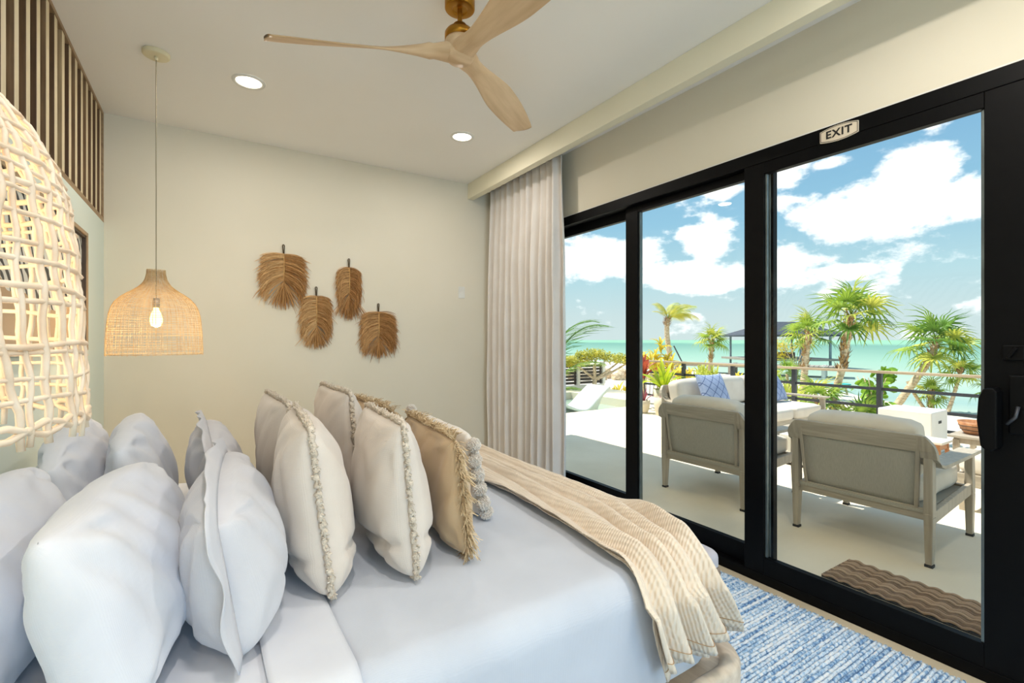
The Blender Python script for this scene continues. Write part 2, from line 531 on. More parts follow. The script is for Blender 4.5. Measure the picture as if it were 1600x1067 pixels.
# ------------------------------------------------------------------ mesh helpers
class MB:
    def __init__(s):
        s.v = []
        s.f = []

    def add(s, vs, fs):
        k = len(s.v)
        s.v += [tuple(p) for p in vs]
        s.f += [tuple(i + k for i in f) for f in fs]
        return s

    def box(s, x0, x1, y0, y1, z0, z1):
        return s.add([(x0, y0, z0), (x1, y0, z0), (x1, y1, z0), (x0, y1, z0), (x0, y0, z1), (x1, y0, z1), (x1, y1, z1), (x0, y1, z1)],
                     [(0, 3, 2, 1), (4, 5, 6, 7), (0, 1, 5, 4), (1, 2, 6, 5), (2, 3, 7, 6), (3, 0, 4, 7)])

    def bar(s, a, b, wa, ha, wb=None, hb=None, up=(0, 0, 1)):
        """Tapered rectangular bar between two points; w across, h along up."""
        a = Vector(a)
        b = Vector(b)
        d = (b - a).normalized()
        up = Vector(up)
        if abs(d.dot(up)) > 0.98:
            up = Vector((1, 0, 0))
        sx = d.cross(up).normalized()
        uz = sx.cross(d).normalized()
        wb = wa if wb is None else wb
        hb = ha if hb is None else hb
        vs = []
        for p, w, h in ((a, wa, ha), (b, wb, hb)):
            for i, j in ((-1, -1), (1, -1), (1, 1), (-1, 1)):
                vs.append(p + sx * w / 2 * i + uz * h / 2 * j)
        return s.add(vs, [(0, 3, 2, 1), (4, 5, 6, 7), (0, 1, 5, 4), (1, 2, 6, 5), (2, 3, 7, 6), (3, 0, 4, 7)])

    def tube(s, pts, rad, n=6, cap=True, closed=False):
        pts = [Vector(p) for p in pts]
        m = len(pts)
        if not hasattr(rad, '__len__'):
            rad = [rad] * m
        vs = []
        prev = None
        for i, p in enumerate(pts):
            if closed:
                d = pts[(i + 1) % m] - pts[i - 1]
            else:
                d = pts[min(i + 1, m - 1)] - pts[max(i - 1, 0)]
            if d.length < 1e-9:
                d = Vector((0, 0, 1))
            d.normalize()
            if prev is None:
                a = Vector((0, 0, 1)) if abs(d.z) < 0.9 else Vector((1, 0, 0))
                sx = d.cross(a).normalized()
            else:
                sx = prev - d * prev.dot(d)
                sx = sx.normalized() if sx.length > 1e-6 else d.orthogonal().normalized()
            prev = sx
            sy = d.cross(sx)
            for j in range(n):
                t = 2 * PI * j / n
                vs.append(p + sx * math.cos(t) * rad[i] + sy * math.sin(t) * rad[i])
        fs = []
        for i in range(m if closed else m - 1):
            for j in range(n):
                a, b = i * n + j, i * n + (j + 1) % n
                i2 = (i + 1) % m
                fs.append((a, b, i2 * n + (j + 1) % n, i2 * n + j))
        if cap and not closed:
            fs.append(tuple(range(n - 1, -1, -1)))
            fs.append(tuple((m - 1) * n + j for j in range(n)))
        return s.add(vs, fs)

    def lathe(s, prof, n=32, c=(0, 0, 0)):
        vs = []
        for r, z in prof:
            for j in range(n):
                t = 2 * PI * j / n
                vs.append((c[0] + r * math.cos(t), c[1] + r * math.sin(t), c[2] + z))
        fs = []
        for i in range(len(prof) - 1):
            for j in range(n):
                fs.append((i * n + j, i * n + (j + 1) % n, (i + 1) * n + (j + 1) % n, (i + 1) * n + j))
        return s.add(vs, fs)

    def grid(s, fn, nu, nv):
        vs = [fn(i / nu, j / nv) for j in range(nv + 1) for i in range(nu + 1)]
        fs = []
        for j in range(nv):
            for i in range(nu):
                a = j * (nu + 1) + i
                fs.append((a, a + 1, a + nu + 2, a + nu + 1))
        return s.add(vs, fs)

    def prism(s, poly, axis, d0, d1):
        """Extrude a 2-D polygon along axis ('x','y','z')."""
        n = len(poly)

        def P(a, b, d):
            return {'x': (d, a, b), 'y': (a, d, b), 'z': (a, b, d)}[axis]
        vs = [P(a, b, d0) for a, b in poly] + [P(a, b, d1) for a, b in poly]
        fs = [tuple(range(n)), tuple(range(2 * n - 1, n - 1, -1))]
        for i in range(n):
            fs.append((i, (i + 1) % n, n + (i + 1) % n, n + i))
        return s.add(vs, fs)

    def ribbon(s, pts, w, side, fold=0.0):
        """Leaf-like strip: widths per point, side vector, optional V fold."""
        side = Vector(side)
        vs = []
        for p, ww in zip(pts, w):
            p = Vector(p)
            vs += [p - side * ww / 2 + Vector((0, 0, fold * ww)), p, p + side * ww / 2 + Vector((0, 0, fold * ww))]
        fs = []
        for i in range(len(pts) - 1):
            a = i * 3
            fs += [(a, a + 1, a + 4, a + 3), (a + 1, a + 2, a + 5, a + 4)]
        return s.add(vs, fs)

    def build(s, name, m, parent=None, smooth=False, bevel=0.0, seg=2, loc=None, rot=None, sub=0, normals=True):
        me = bpy.data.meshes.new(name)
        me.from_pydata(s.v, [], s.f)
        if normals:
            bm = bmesh.new()
            bm.from_mesh(me)
            bmesh.ops.recalc_face_normals(bm, faces=bm.faces)
            bm.to_mesh(me)
            bm.free()
        me.materials.append(m)
        if smooth:
            me.polygons.foreach_set('use_smooth', [True] * len(me.polygons))
        return link(name, me, parent, bevel, seg, loc, rot, sub)


def link(name, me, parent=None, bevel=0.0, seg=2, loc=None, rot=None, sub=0):
    o = bpy.data.objects.new(name, me)
    col.objects.link(o)
    if parent:
        o.parent = parent
    if loc is not None:
        o.location = loc
    if rot is not None:
        o.rotation_euler = rot
    if bevel:
        b = o.modifiers.new('bevel', 'BEVEL')
        b.width = bevel
        b.segments = seg
        b.limit_method = 'ANGLE'
        b.angle_limit = R(40)
    if sub:
        u = o.modifiers.new('sub', 'SUBSURF')
        u.levels = sub
        u.render_levels = sub
    return o


def tag(o, label, cat, group=None):
    o['label'] = label
    o['category'] = cat
    if group:
        o['group'] = group
    return o


def struct(o, label=None):
    o['kind'] = 'structure'
    if label:
        o['label'] = label
    return o


def stuff(o):
    o['kind'] = 'stuff'
    return o


def thing(name, label, cat, loc=(0, 0, 0), rz=0.0, group=None, rot=None):
    o = bpy.data.objects.new(name, None)
    o.empty_display_size = 0.1
    col.objects.link(o)
    o.location = loc
    o.rotation_euler = rot if rot else (0, 0, rz)
    return tag(o, label, cat, group)


def copy_tree(o, parent=None):
    c = o.copy()
    col.objects.link(c)
    c.parent = parent
    for ch in o.children:
        copy_tree(ch, c)
    return c


# ================================================================== ROOM SHELL
XL, XR, YB, YN, ZC = -0.64, 2.64, 4.46, -5.0, 3.0
DY0, DY1, DZ = 0.30, 3.62, 2.44          # sliding door opening along the right wall

struct(MB().box(-2.0, XR + 0.02, YN - 0.15, YB + 0.15, -0.12, 0).build('floor', m_floor), 'beige polished concrete floor along the sliding doors')
struct(MB().box(-2.0, XR + 0.15, YN - 0.15, YB + 0.15, ZC, ZC + 0.12).build('ceiling', m_ceil), 'plain off-white ceiling')
struct(MB().box(-2.0, XR + 0.15, YB, YB + 0.15, 0, ZC).build('wall_back', m_wall), 'cream wall behind the feather hangings')
struct(MB().box(XL - 0.16, XL, YN, YB, 0, 2.21).build('wall_left', m_wall_cool), 'pale headboard wall below the slat screen')
struct(MB().box(-2.0, -1.85, YN, YB, 0, ZC).build('wall_beyond', m_wall), 'wall of the space beyond the slat screen')
w = MB()
w.box(XR, XR + 0.15, YN, DY0, 0, ZC)
w.box(XR, XR + 0.15, DY1, YB, 0, ZC)
w.box(XR, XR + 0.15, DY0, DY1, DZ, ZC)
struct(w.build('wall_right', m_wall), 'cream wall above the sliding doors')
w = MB()
w.box(-2.0, -0.35, YN - 0.15, YN, 0, ZC)
w.box(2.35, XR + 0.15, YN - 0.15, YN, 0, ZC)
w.box(-0.35, 2.35, YN - 0.15, YN, 0, 0.55)
w.box(-0.35, 2.35, YN - 0.15, YN, 2.55, ZC)
struct(w.build('wall_near', m_wall), 'unseen wall behind the viewer with an added window')
wn = bpy.data.objects.new('fill_window', None)  # window added out of view to let the fill light in
wn.location = (1.0, YN - 0.09, 0.55)
col.objects.link(wn)
struct(wn, 'added window in the unseen wall behind the viewer')
wf = MB()
for (a, b, c, d) in ((-1.35, 1.35, 0, 0.06), (-1.35, 1.35, 1.94, 2.0), (-1.35, -1.29, 0.06, 1.94), (1.29, 1.35, 0.06, 1.94), (-0.03, 0.03, 0.06, 1.94)):
    wf.box(a, b, -0.03, 0.03, c, d)
wf.build('window_frame', m_black, wn, bevel=0.003)
for (a, b) in ((-1.29, -0.03), (0.03, 1.29)):
    MB().box(a, b, -0.004, 0.004, 0.06, 1.94).build('pane', m_glass, wn)
struct(MB().box(2.28, 2.35, YN, YB, 2.84, ZC).build('trim_1', m_beam, bevel=0.003), 'cream curtain pelmet running along the ceiling')
struct(MB().box(XR - 0.004, XR + 0.004, DY0 - 0.05, DY1, DZ, DZ + 0.012).build('trim_2', m_white_ext), 'thin bead above the door frame')

# --- slat screen above the headboard wall
scr = thing('slat_screen', 'brown wooden slat screen above the headboard wall', 'screen', (XL, 0, 2.21))
MB().box(-0.14, 0.0, YN, YB, 0.0, 0.035).build('bottom_rail', m_slatf, scr, bevel=0.002)
MB().box(-0.14, 0.0, YN, YB, 0.765, 0.79).build('top_rail', m_slatf, scr, bevel=0.002)
MB().box(-0.14, 0.0, YB - 0.03, YB, 0.035, 0.765).build('end_post', m_slatf, scr, bevel=0.002)
random.seed(3)
slat_me = []
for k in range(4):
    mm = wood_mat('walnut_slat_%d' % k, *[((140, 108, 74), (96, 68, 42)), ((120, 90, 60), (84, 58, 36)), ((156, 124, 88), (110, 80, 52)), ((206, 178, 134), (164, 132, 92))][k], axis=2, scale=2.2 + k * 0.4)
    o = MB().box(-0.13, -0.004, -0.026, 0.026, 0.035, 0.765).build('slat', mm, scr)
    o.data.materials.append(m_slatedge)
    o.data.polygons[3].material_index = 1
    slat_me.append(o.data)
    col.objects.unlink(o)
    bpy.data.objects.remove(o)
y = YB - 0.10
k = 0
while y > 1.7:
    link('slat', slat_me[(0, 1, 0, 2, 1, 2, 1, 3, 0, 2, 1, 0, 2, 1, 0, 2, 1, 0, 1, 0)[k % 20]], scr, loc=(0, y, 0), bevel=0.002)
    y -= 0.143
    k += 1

# --- framed print on the headboard wall
art = thing('framed_print', 'wide framed abstract print hanging on the headboard wall', 'picture', (XL, 2.5, 1.31))
fw = MB()
Ya, Yb2, h = -1.23, 1.23, 0.69
t_ = 0.022
for (a, b, c, d) in ((Ya, Yb2, 0, t_), (Ya, Yb2, h - t_, h), (Ya, Ya + t_, t_, h - t_), (Yb2 - t_, Yb2, t_, h - t_)):
    fw.box(0.001, 0.035, a, b, c, d)
fr_ = fw.build('frame', m_tan_frame, art, bevel=0.002)
fi = MB()
for (a, b, c, d) in ((Ya + t_, Yb2 - t_, t_, t_ + 0.012), (Ya + t_, Yb2 - t_, h - t_ - 0.012, h - t_), (Ya + t_, Ya + t_ + 0.012, t_, h - t_), (Yb2 - t_ - 0.012, Yb2 - t_, t_, h - t_)):
    fi.box(0.001, 0.028, a, b, c, d)
fi.build('inner_frame', m_dark_frame, art)
MB().box(0.001, 0.010, Ya + t_ + 0.01, Yb2 - t_ - 0.01, t_ + 0.01, h - t_ - 0.01).build('print', art_mat(), art)

# ================================================================== SLIDING DOORS
frm = MB()
frm.box(XR - 0.02, XR + 0.15, DY0, DY1, DZ - 0.075, DZ)              # head
frm.box(XR - 0.02, XR + 0.15, DY0, DY0 + 0.08, 0, DZ - 0.075)        # near jamb
frm.box(XR - 0.02, XR + 0.15, DY1 - 0.06, DY1, 0, DZ - 0.075)        # far jamb
frm.box(XR - 0.02, XR + 0.17, DY0, DY1, 0, 0.055)                    # sill
struct(frm.build('trim_3', m_black, bevel=0.003), 'black sliding door frame with head, jambs and sill')


def door_panel(n, xa, ya, yb, sa, sb, zb, zt, label):
    """One sliding leaf: xa inner face, stile widths sa (near end) and sb (far end)."""
    d = bpy.data.objects.new('door_%d' % n, None)
    d.location = (xa, 0, 0.055)
    col.objects.link(d)
    struct(d, label)
    z0, z1 = 0.0, DZ - 0.075 - 0.055
    T = 0.042
    MB().box(0, T, ya, ya + sa, z0, z1).build('stile', m_black, d, bevel=0.003)
    MB().box(0, T, yb - sb, yb, z0, z1).build('stile', m_black, d, bevel=0.003)
    MB().box(0, T, ya + sa, yb - sb, z0, zb - 0.055).build('bottom_rail', m_black, d, bevel=0.003)
    MB().box(0, T, ya + sa, yb - sb, zt - 0.055, z1).build('top_rail', m_black, d, bevel=0.003)
    b = MB()
    g = 0.012
    for (p, q, r, s) in ((ya + sa, ya + sa + g, zb - 0.055, zt - 0.055), (yb - sb - g, yb - sb, zb - 0.055, zt - 0.055)):
        b.box(T * 0.3, T * 0.75, p, q, r, s)
    b.build('glazing_bead', m_track, d, bevel=0.002)
    MB().box(T * 0.45, T * 0.6, ya + sa, yb - sb, zb - 0.055, zt - 0.055).build('pane', m_glass, d)
    return d


d3 = door_panel(3, 2.622, 0.385, 1.615, 0.215, 0.115, 0.150, 2.30, 'black framed sliding glass door with the pull handle')
d2 = door_panel(2, 2.674, 1.475, 2.60, 0.13, 0.12, 0.165, 2.315, 'middle sliding glass door leaf')
d1 = door_panel(1, 2.726, 2.52, 3.57, 0.12, 0.06, 0.175, 2.30, 'sliding glass door leaf next to the curtain')
# interlock strips between the leaves
for y0 in (1.487, 2.478):
    struct(MB().box(2.664 if y0 < 2 else 2.716, 2.674 if y0 < 2 else 2.726, y0, y0 + 0.02, 0.06, 2.36).build('trim_4' if y0 < 2 else 'trim_5', m_track, bevel=0.002), 'slim aluminium interlock strip between door leaves')

# pull handle on the near leaf
hp = MB().box(-0.012, 0.0, 0.42, 0.53, 0.95, 1.18).build('handle_plate', m_black, d3, bevel=0.006)
prof = [(0.575, 0.885), (0.592, 0.90), (0.603, 1.00), (0.598, 1.09), (0.585, 1.125), (0.555, 1.13), (0.545, 1.115), (0.545, 0.90), (0.555, 0.885)]
MB().prism(prof, 'x', -0.085, -0.004).build('pull_handle', m_black, d3, bevel=0.006)
MB().tube([(-0.02, 0.50, 1.06), (-0.035, 0.505, 1.02), (-0.03, 0.53, 0.99)], 0.006, 8).build('thumb_latch', m_steelgrey, d3, smooth=True)
MB().box(-0.014, 0.0, 0.485, 0.545, 1.235, 1.295).build('lock_plate', m_black, d3, bevel=0.004)
MB().bar((-0.02, 0.505, 1.285), (-0.02, 0.53, 1.245), 0.012, 0.012).build('lock_lever', m_black, d3, bevel=0.003)

# EXIT sign
sg = thing('exit_sign', 'small cream plaque reading EXIT on the black door head', 'sign', (XR - 0.0205, 1.12, 2.392), 0)


def plaque(w2, h2, bow):
    pts = []
    for i in range(13):
        a = -1 + 2 * i / 12
        pts.append((a * w2, h2 + bow * (1 - a * a)))
    for i in range(13):
        a = 1 - 2 * i / 12
        pts.append((a * w2, -h2 - bow * (1 - a * a)))
    return pts


MB().prism(plaque(0.085, 0.027, 0.012), 'x', -0.005, 0.0).build('plate', m_sign, sg)
bd = MB()
for kk in (1,):
    o_ = plaque(0.082, 0.0245, 0.012)
    i_ = plaque(0.0795, 0.022, 0.012)
    n_ = len(o_)
    bd.add([(-0.0056, a, b) for a, b in o_] + [(-0.0056, a, b) for a, b in i_], [(i, (i + 1) % n_, n_ + (i + 1) % n_, n_ + i) for i in range(n_)])
bd.build('border_line', m_ink, sg)
fc = bpy.data.curves.new('exit_text', 'FONT')
fc.body = 'EXIT'
fc.size = 0.052
fc.align_x = 'CENTER'
fc.align_y = 'CENTER'
fc.space_character = 1.12
fc.extrude = 0.0006
fc.offset = 0.0013
to = bpy.data.objects.new('lettering_curve', fc)
col.objects.link(to)
bpy.context.view_layer.update()
tme = bpy.data.meshes.new_from_object(to.evaluated_get(bpy.context.evaluated_depsgraph_get()))
bpy.data.objects.remove(to)
tme.materials.clear()
tme.materials.append(m_ink)
link('lettering', tme, sg, loc=(-0.0062, 0, 0.0), rot=(R(90), 0, R(-90)))

# ================================================================== CURTAIN
cu = thing('curtain', 'floor-length pale grey linen curtain gathered beside the sliding doors', 'curtain', (2.5, 3.77, 0.0))
random.seed(11)
fold = []
ph = 0.0
for i in range(260):
    fold.append(ph)
    ph += 0.27 + 0.20 * noise.noise(Vector((i * 0.11, 2.2, 0)))


def curtain_pt(u, v):
    i = u * 259
    a = fold[int(i)]
    z = 2.93 * (1 - v) + 0.012 * v
    wide = 0.60 + 0.03 * v + 0.02 * math.sin(v * 3)
    yy = (u * 2 - 1) * wide + 0.012 * noise.noise(Vector((u * 9, v * 2.3, 5)))
    yy += 0.012 * v * math.sin(a * 0.5)
    amp = (0.020 + 0.034 * min(1, v * 3)) * (0.75 + 0.5 * noise.noise(Vector((u * 7, 1.1, v * 0.8))))
    x = amp * math.sin(a + 0.5 * noise.noise(Vector((u * 5, v * 1.6, 9)))) + 0.010 * noise.noise(Vector((u * 22, v * 5, 0)))
    if v < 0.05:
        x += 0.008 * math.sin(a * 2) * (1 - v / 0.05)
    return (x, yy, z)


cmesh = MB().grid(curtain_pt, 259, 44).build('drape', m_curtain, cu, smooth=True)
so = cmesh.modifiers.new('thick', 'SOLIDIFY')
so.thickness = 0.003
MB().box(-0.02, 0.02, -0.66, 0.66, 2.94, 2.985).build('curtain_track', m_white_plastic, cu, bevel=0.003)

# ================================================================== LIGHT SWITCH
sw = thing('light_switch', 'small white switch plate on the cream wall near the curtain', 'switch', (2.209, YB, 1.862))
MB().box(-0.036, 0.036, -0.006, 0, -0.06, 0.06).build('plate', m_white_plastic, sw, bevel=0.002)
MB().box(-0.016, 0.016, -0.010, -0.005, -0.033, 0.033).build('rocker', m_white_plastic, sw, bevel=0.002)

# ================================================================== CEILING DOWNLIGHTS
def downlight(x, y, label, power):
    t = thing('recessed_downlight', label, 'light', (x, y, ZC), group='recessed ceiling lights')
    MB().lathe([(0.072, -0.004), (0.078, -0.010), (0.092, -0.008), (0.096, -0.0005)], 40).build('trim_ring', m_white_plastic, t, smooth=True)
    MB().lathe([(0.001, -0.0045), (0.074, -0.0045), (0.074, -0.001)], 40).build('lens', m_lampdisc, t)
    l = bpy.data.lights.new('downlight_lamp', 'AREA')
    l.shape = 'DISK'
    l.size = 0.14
    l.energy = power
    l.color = (1.0, 0.92, 0.83)
    lo = bpy.data.objects.new('downlight_lamp', l)
    lo.location = (x, y, ZC - 0.014)
    col.objects.link(lo)


downlight(0.21, 3.43, 'glowing round downlight in the ceiling nearer the hanging pendant', DOWNLIGHT_W * 0.52)
downlight(1.71, 3.44, 'glowing round downlight in the ceiling nearer the curtain pelmet', DOWNLIGHT_W * 0.52)
for x in (0.21, 1.71):  # extra downlights out of view, added to brighten the room
    side_ = 'headboard wall' if x < 1 else 'sliding doors'
    downlight(x, 0.45, 'added unseen ceiling downlight above the viewer, on the side of the ' + side_, DOWNLIGHT_W)
    downlight(x, -1.55, 'added unseen ceiling downlight behind the viewer, on the side of the ' + side_, DOWNLIGHT_W)
    downlight(x, -3.55, 'added unseen ceiling downlight at the window end, on the side of the ' + side_, DOWNLIGHT_W)

# ================================================================== CEILING FAN
fan = thing('ceiling_fan', 'three-bladed pale wood ceiling fan with brass mount', 'fan', (0.992, 2.02, ZC))
MB().lathe([(0.001, 0), (0.070, 0), (0.070, -0.078), (0.066, -0.083), (0.036, -0.084), (0.034, -0.079), (0.022, -0.079), (0.001, -0.079)], 40).build('canopy', m_brass, fan, smooth=True, bevel=0.002)
MB().lathe([(0.0115, -0.07), (0.0115, -0.155)], 20).build('downrod', m_brass, fan, smooth=True)
MB().lathe([(0.001, -0.148), (0.014, -0.148), (0.030, -0.153), (0.038, -0.164), (0.038, -0.176), (0.062, -0.184), (0.070, -0.196), (0.070, -0.225), (0.001, -0.226)], 40).build('motor_housing', m_brass, fan, smooth=True)


def blade_mesh(phi):
    b = MB()
    n, m = 44, 20
    vs = []
    for i in range(n + 1):
        u = i / n
        r = 0.0 + 0.89 * u
        if r < 0.13:
            k = r / 0.13
            wdt = 0.135 * (1 - k) + 0.085 * k
            th = 0.085 * (1 - k) + 0.060 * k
        else:
            k = (r - 0.13) / 0.76
            s_ = min(1, k / 0.45)
            s_ = s_ * s_ * (3 - 2 * s_)
            wdt = 0.085 + 0.075 * s_ - 0.055 * max(0, (k - 0.5) / 0.5) ** 1.8
            th = 0.060 * (1 - min(1, k / 0.3)) ** 1.5 + 0.013
        kk = min(1, max(0, (r - 0.02) / 0.22))
        pitch = -R(42) * (kk * kk * (3 - 2 * kk)) * (1 - 0.60 * u)
        yo = -0.012 * math.sin(u * PI)
        for j in range(m):
            t = 2 * PI * j / m
            cx, sx_ = math.cos(t), math.sin(t)
            py = math.copysign(abs(cx) ** 0.8, cx) * wdt / 2
            pz = math.copysign(abs(sx_) ** 0.9, sx_) * th / 2
            rr = r
            if u > 0.93:                                  # raked, slightly rounded tip
                rr = r - (u - 0.93) / 0.07 * (0.030 * (py / wdt * 2 + 1) + 0.012 * (py / wdt * 2) ** 2)
            y_ = py * math.cos(pitch) - pz * math.sin(pitch) + yo
            z_ = py * math.sin(pitch) + pz * math.cos(pitch)
            vs.append((rr, y_, z_ - 0.008 * u))
    fs = []
    for i in range(n):
        for j in range(m):
            fs.append((i * m + j, i * m + (j + 1) % m, (i + 1) * m + (j + 1) % m, (i + 1) * m + j))
    fs.append(tuple(n * m + j for j in range(m)))
    fs.append(tuple(range(m - 1, -1, -1)))
    return b.add(vs, fs)


bl = blade_mesh(0)
first = None
for a in (156, 36, 276):
    if first is None:
        first = bl.build('blade', m_fanwood, fan, smooth=True, loc=(0, 0, -0.282), rot=(0, 0, R(a)))
    else:
        link('blade', first.data, fan, loc=(0, 0, -0.282), rot=(0, 0, R(a)))
MB().lathe([(0.001, -0.226), (0.066, -0.226), (0.074, -0.245), (0.070, -0.30), (0.055, -0.322), (0.001, -0.328)], 40).build('hub', m_fanwood, fan, smooth=True)

# ================================================================== PENDANT LAMPS
PROF = [(0.043, 0.478), (0.044, 0.455), (0.050, 0.425), (0.061, 0.400), (0.080, 0.378), (0.105, 0.358), (0.135, 0.338), (0.162, 0.316), (0.184, 0.290),
        (0.198, 0.262), (0.206, 0.235), (0.212, 0.20), (0.216, 0.16), (0.219, 0.12), (0.221, 0.07), (0.223, 0.03), (0.2235, 0.0)]


def prof_at(t):
    f = t * (len(PROF) - 1)
    i = min(int(f), len(PROF) - 2)
    k = f - i
    return (PROF[i][0] * (1 - k) + PROF[i + 1][0] * k, PROF[i][1] * (1 - k) + PROF[i + 1][1] * k)


def pendant(loc, label, coarse, seed, rscale=1.0, hscale=1.0):
    random.seed(seed)
    t = thing('pendant_lamp', label, 'lamp', loc, group='woven pendant lamps')
    H = ZC - loc[2]
    MB().lathe([(0.001, H), (0.066, H), (0.066, H - 0.018), (0.060, H - 0.024), (0.001, H - 0.024)], 40).build('ceiling_rose', m_cream, t, smooth=True, bevel=0.002)
    MB().lathe([(0.001, H - 0.023), (0.010, H - 0.024), (0.009, H - 0.040), (0.004, H - 0.044)], 16).build('cord_grip', m_cream, t, smooth=True)
    pts = [(0.0015 * noise.noise(Vector((0, 0, z * 5))), 0.0015 * noise.noise(Vector((4, 0, z * 5))), z) for z in [H - 0.04 - (H - 0.04 - 0.31) * i / 30 for i in range(31)]]
    MB().tube(pts, 0.0028, 6).build('cord', m_cord, t, smooth=True)
    MB().lathe([(0.001, 0.315), (0.016, 0.315), (0.018, 0.30), (0.018, 0.262), (0.001, 0.262)], 20).build('bulb_socket', m_steel, t, smooth=True)
    MB().lathe([(0.012, 0.262), (0.014, 0.25), (0.024, 0.225), (0.029, 0.20), (0.029, 0.18), (0.022, 0.160), (0.001, 0.150)], 20).build('bulb', m_bulb, t, smooth=True)
    if coarse:
        nv, nr, rad, jit, sides, seg = 60, 28, 0.0027, 0.013, 6, 44
        mm = m_rattan
    else:
        nv, nr, rad, jit, sides, seg = 64, 46, 0.0011, 0.004, 3, 30
        mm = m_rattan_far
    rim = []
    for i in range(72):
        a = 2 * PI * i / 72
        rim.append((0.2235 * rscale * math.cos(a) + 0.001 * math.sin(9 * a), 0.2235 * rscale * math.sin(a), 0.006 * math.sin(a * 14) * (1 if coarse else 0.3)))
    rm = MB().tube(rim, rad * 1.1, sides, closed=True)
    rim2 = [(x, y_, -zz) for x, y_, zz in rim]
    rm.tube(rim2, rad * 1.1, sides, closed=True)
    shade = rm.build('shade', mm, t, smooth=True)
    allm = MB()

    def emit(pts, r):
        mb = MB() if coarse else allm
        mb.tube(pts, r, sides, cap=coarse)
        if coarse:
            mb.build('strand', mm, shade, smooth=True, normals=False)
    for i in range(nv):
        a0 = 2 * PI * (i + random.uniform(-0.3, 0.3)) / nv
        sd_ = random.uniform(0, 99)
        pts = []
        t0 = 0.0 if (i % 2 == 0 or not coarse) else random.uniform(0.10, 0.2)
        t1 = 1.0
        ext = random.uniform(0.0, 0.03) if coarse else random.uniform(0, 0.01)
        for j in range(seg + 1):
            tt = t0 + (t1 - t0) * j / seg
            r, z = prof_at(tt)
            r *= rscale
            a = a0 + jit / max(r, 0.06) * 1.2 * noise.noise(Vector((sd_, tt * 4.5, 0)))
            r += rad * (0.5 * math.sin(j * 1.6 + i * PI))
            pts.append((r * math.cos(a), r * math.sin(a), z * hscale))
        r, z = prof_at(1)
        pts.append((r * rscale * math.cos(a), r * rscale * math.sin(a), -ext))
        emit(pts, rad * random.uniform(0.8, 1.25))
    for i in range(nr):
        tt = 0.02 + 0.96 * ((i + random.uniform(-0.25, 0.25)) / nr)
        if coarse:
            tt = 0.04 + 0.93 * (max(0, i + random.uniform(-0.25, 0.25)) / nr) ** 0.85
        tt = min(0.985, max(0.01, tt))
        sd_ = random.uniform(0, 99)
        pts = []
        tilt = random.uniform(-1, 1) * (0.012 if coarse else 0.002)
        ns = 56 if coarse else 60
        for j in range(ns):
            a = 2 * PI * j / ns
            t2 = tt + tilt * math.sin(a + sd_) + (0.010 if coarse else 0.002) * noise.noise(Vector((math.cos(a) * 2, math.sin(a) * 2, sd_)))
            r, z = prof_at(min(1, max(0, t2)))
            r = r * rscale + rad * 0.6 * math.sin(j * 2.2 + i * PI)
            pts.append((r * math.cos(a), r * math.sin(a), z * hscale))
        mb = MB() if coarse else allm
        mb.tube(pts, rad * random.uniform(0.75, 1.2), sides, closed=True)
        if coarse:
            mb.build('strand', mm, shade, smooth=True, normals=False)
    if not coarse:
        stuff(allm.build('woven_strands', mm, shade, smooth=True, normals=False))
    l = bpy.data.lights.new('pendant_bulb_light', 'POINT')
    l.energy = 1.8 if coarse else 5.0
    l.color = (1.0, 0.78, 0.50)
    l.shadow_soft_size = 0.032
    lo = bpy.data.objects.new('pendant_bulb_light', l)
    lo.location = (loc[0], loc[1], loc[2] + 0.115)
    col.objects.link(lo)


pendant((-0.255, 3.366, 1.29), 'finely woven bell-shaped pendant lamp hanging in the far corner', False, 5)
pendant((-0.315, 0.63, 1.295), 'loosely woven pale rattan pendant lamp close up at the left edge', True, 7, 0.935, 0.95)

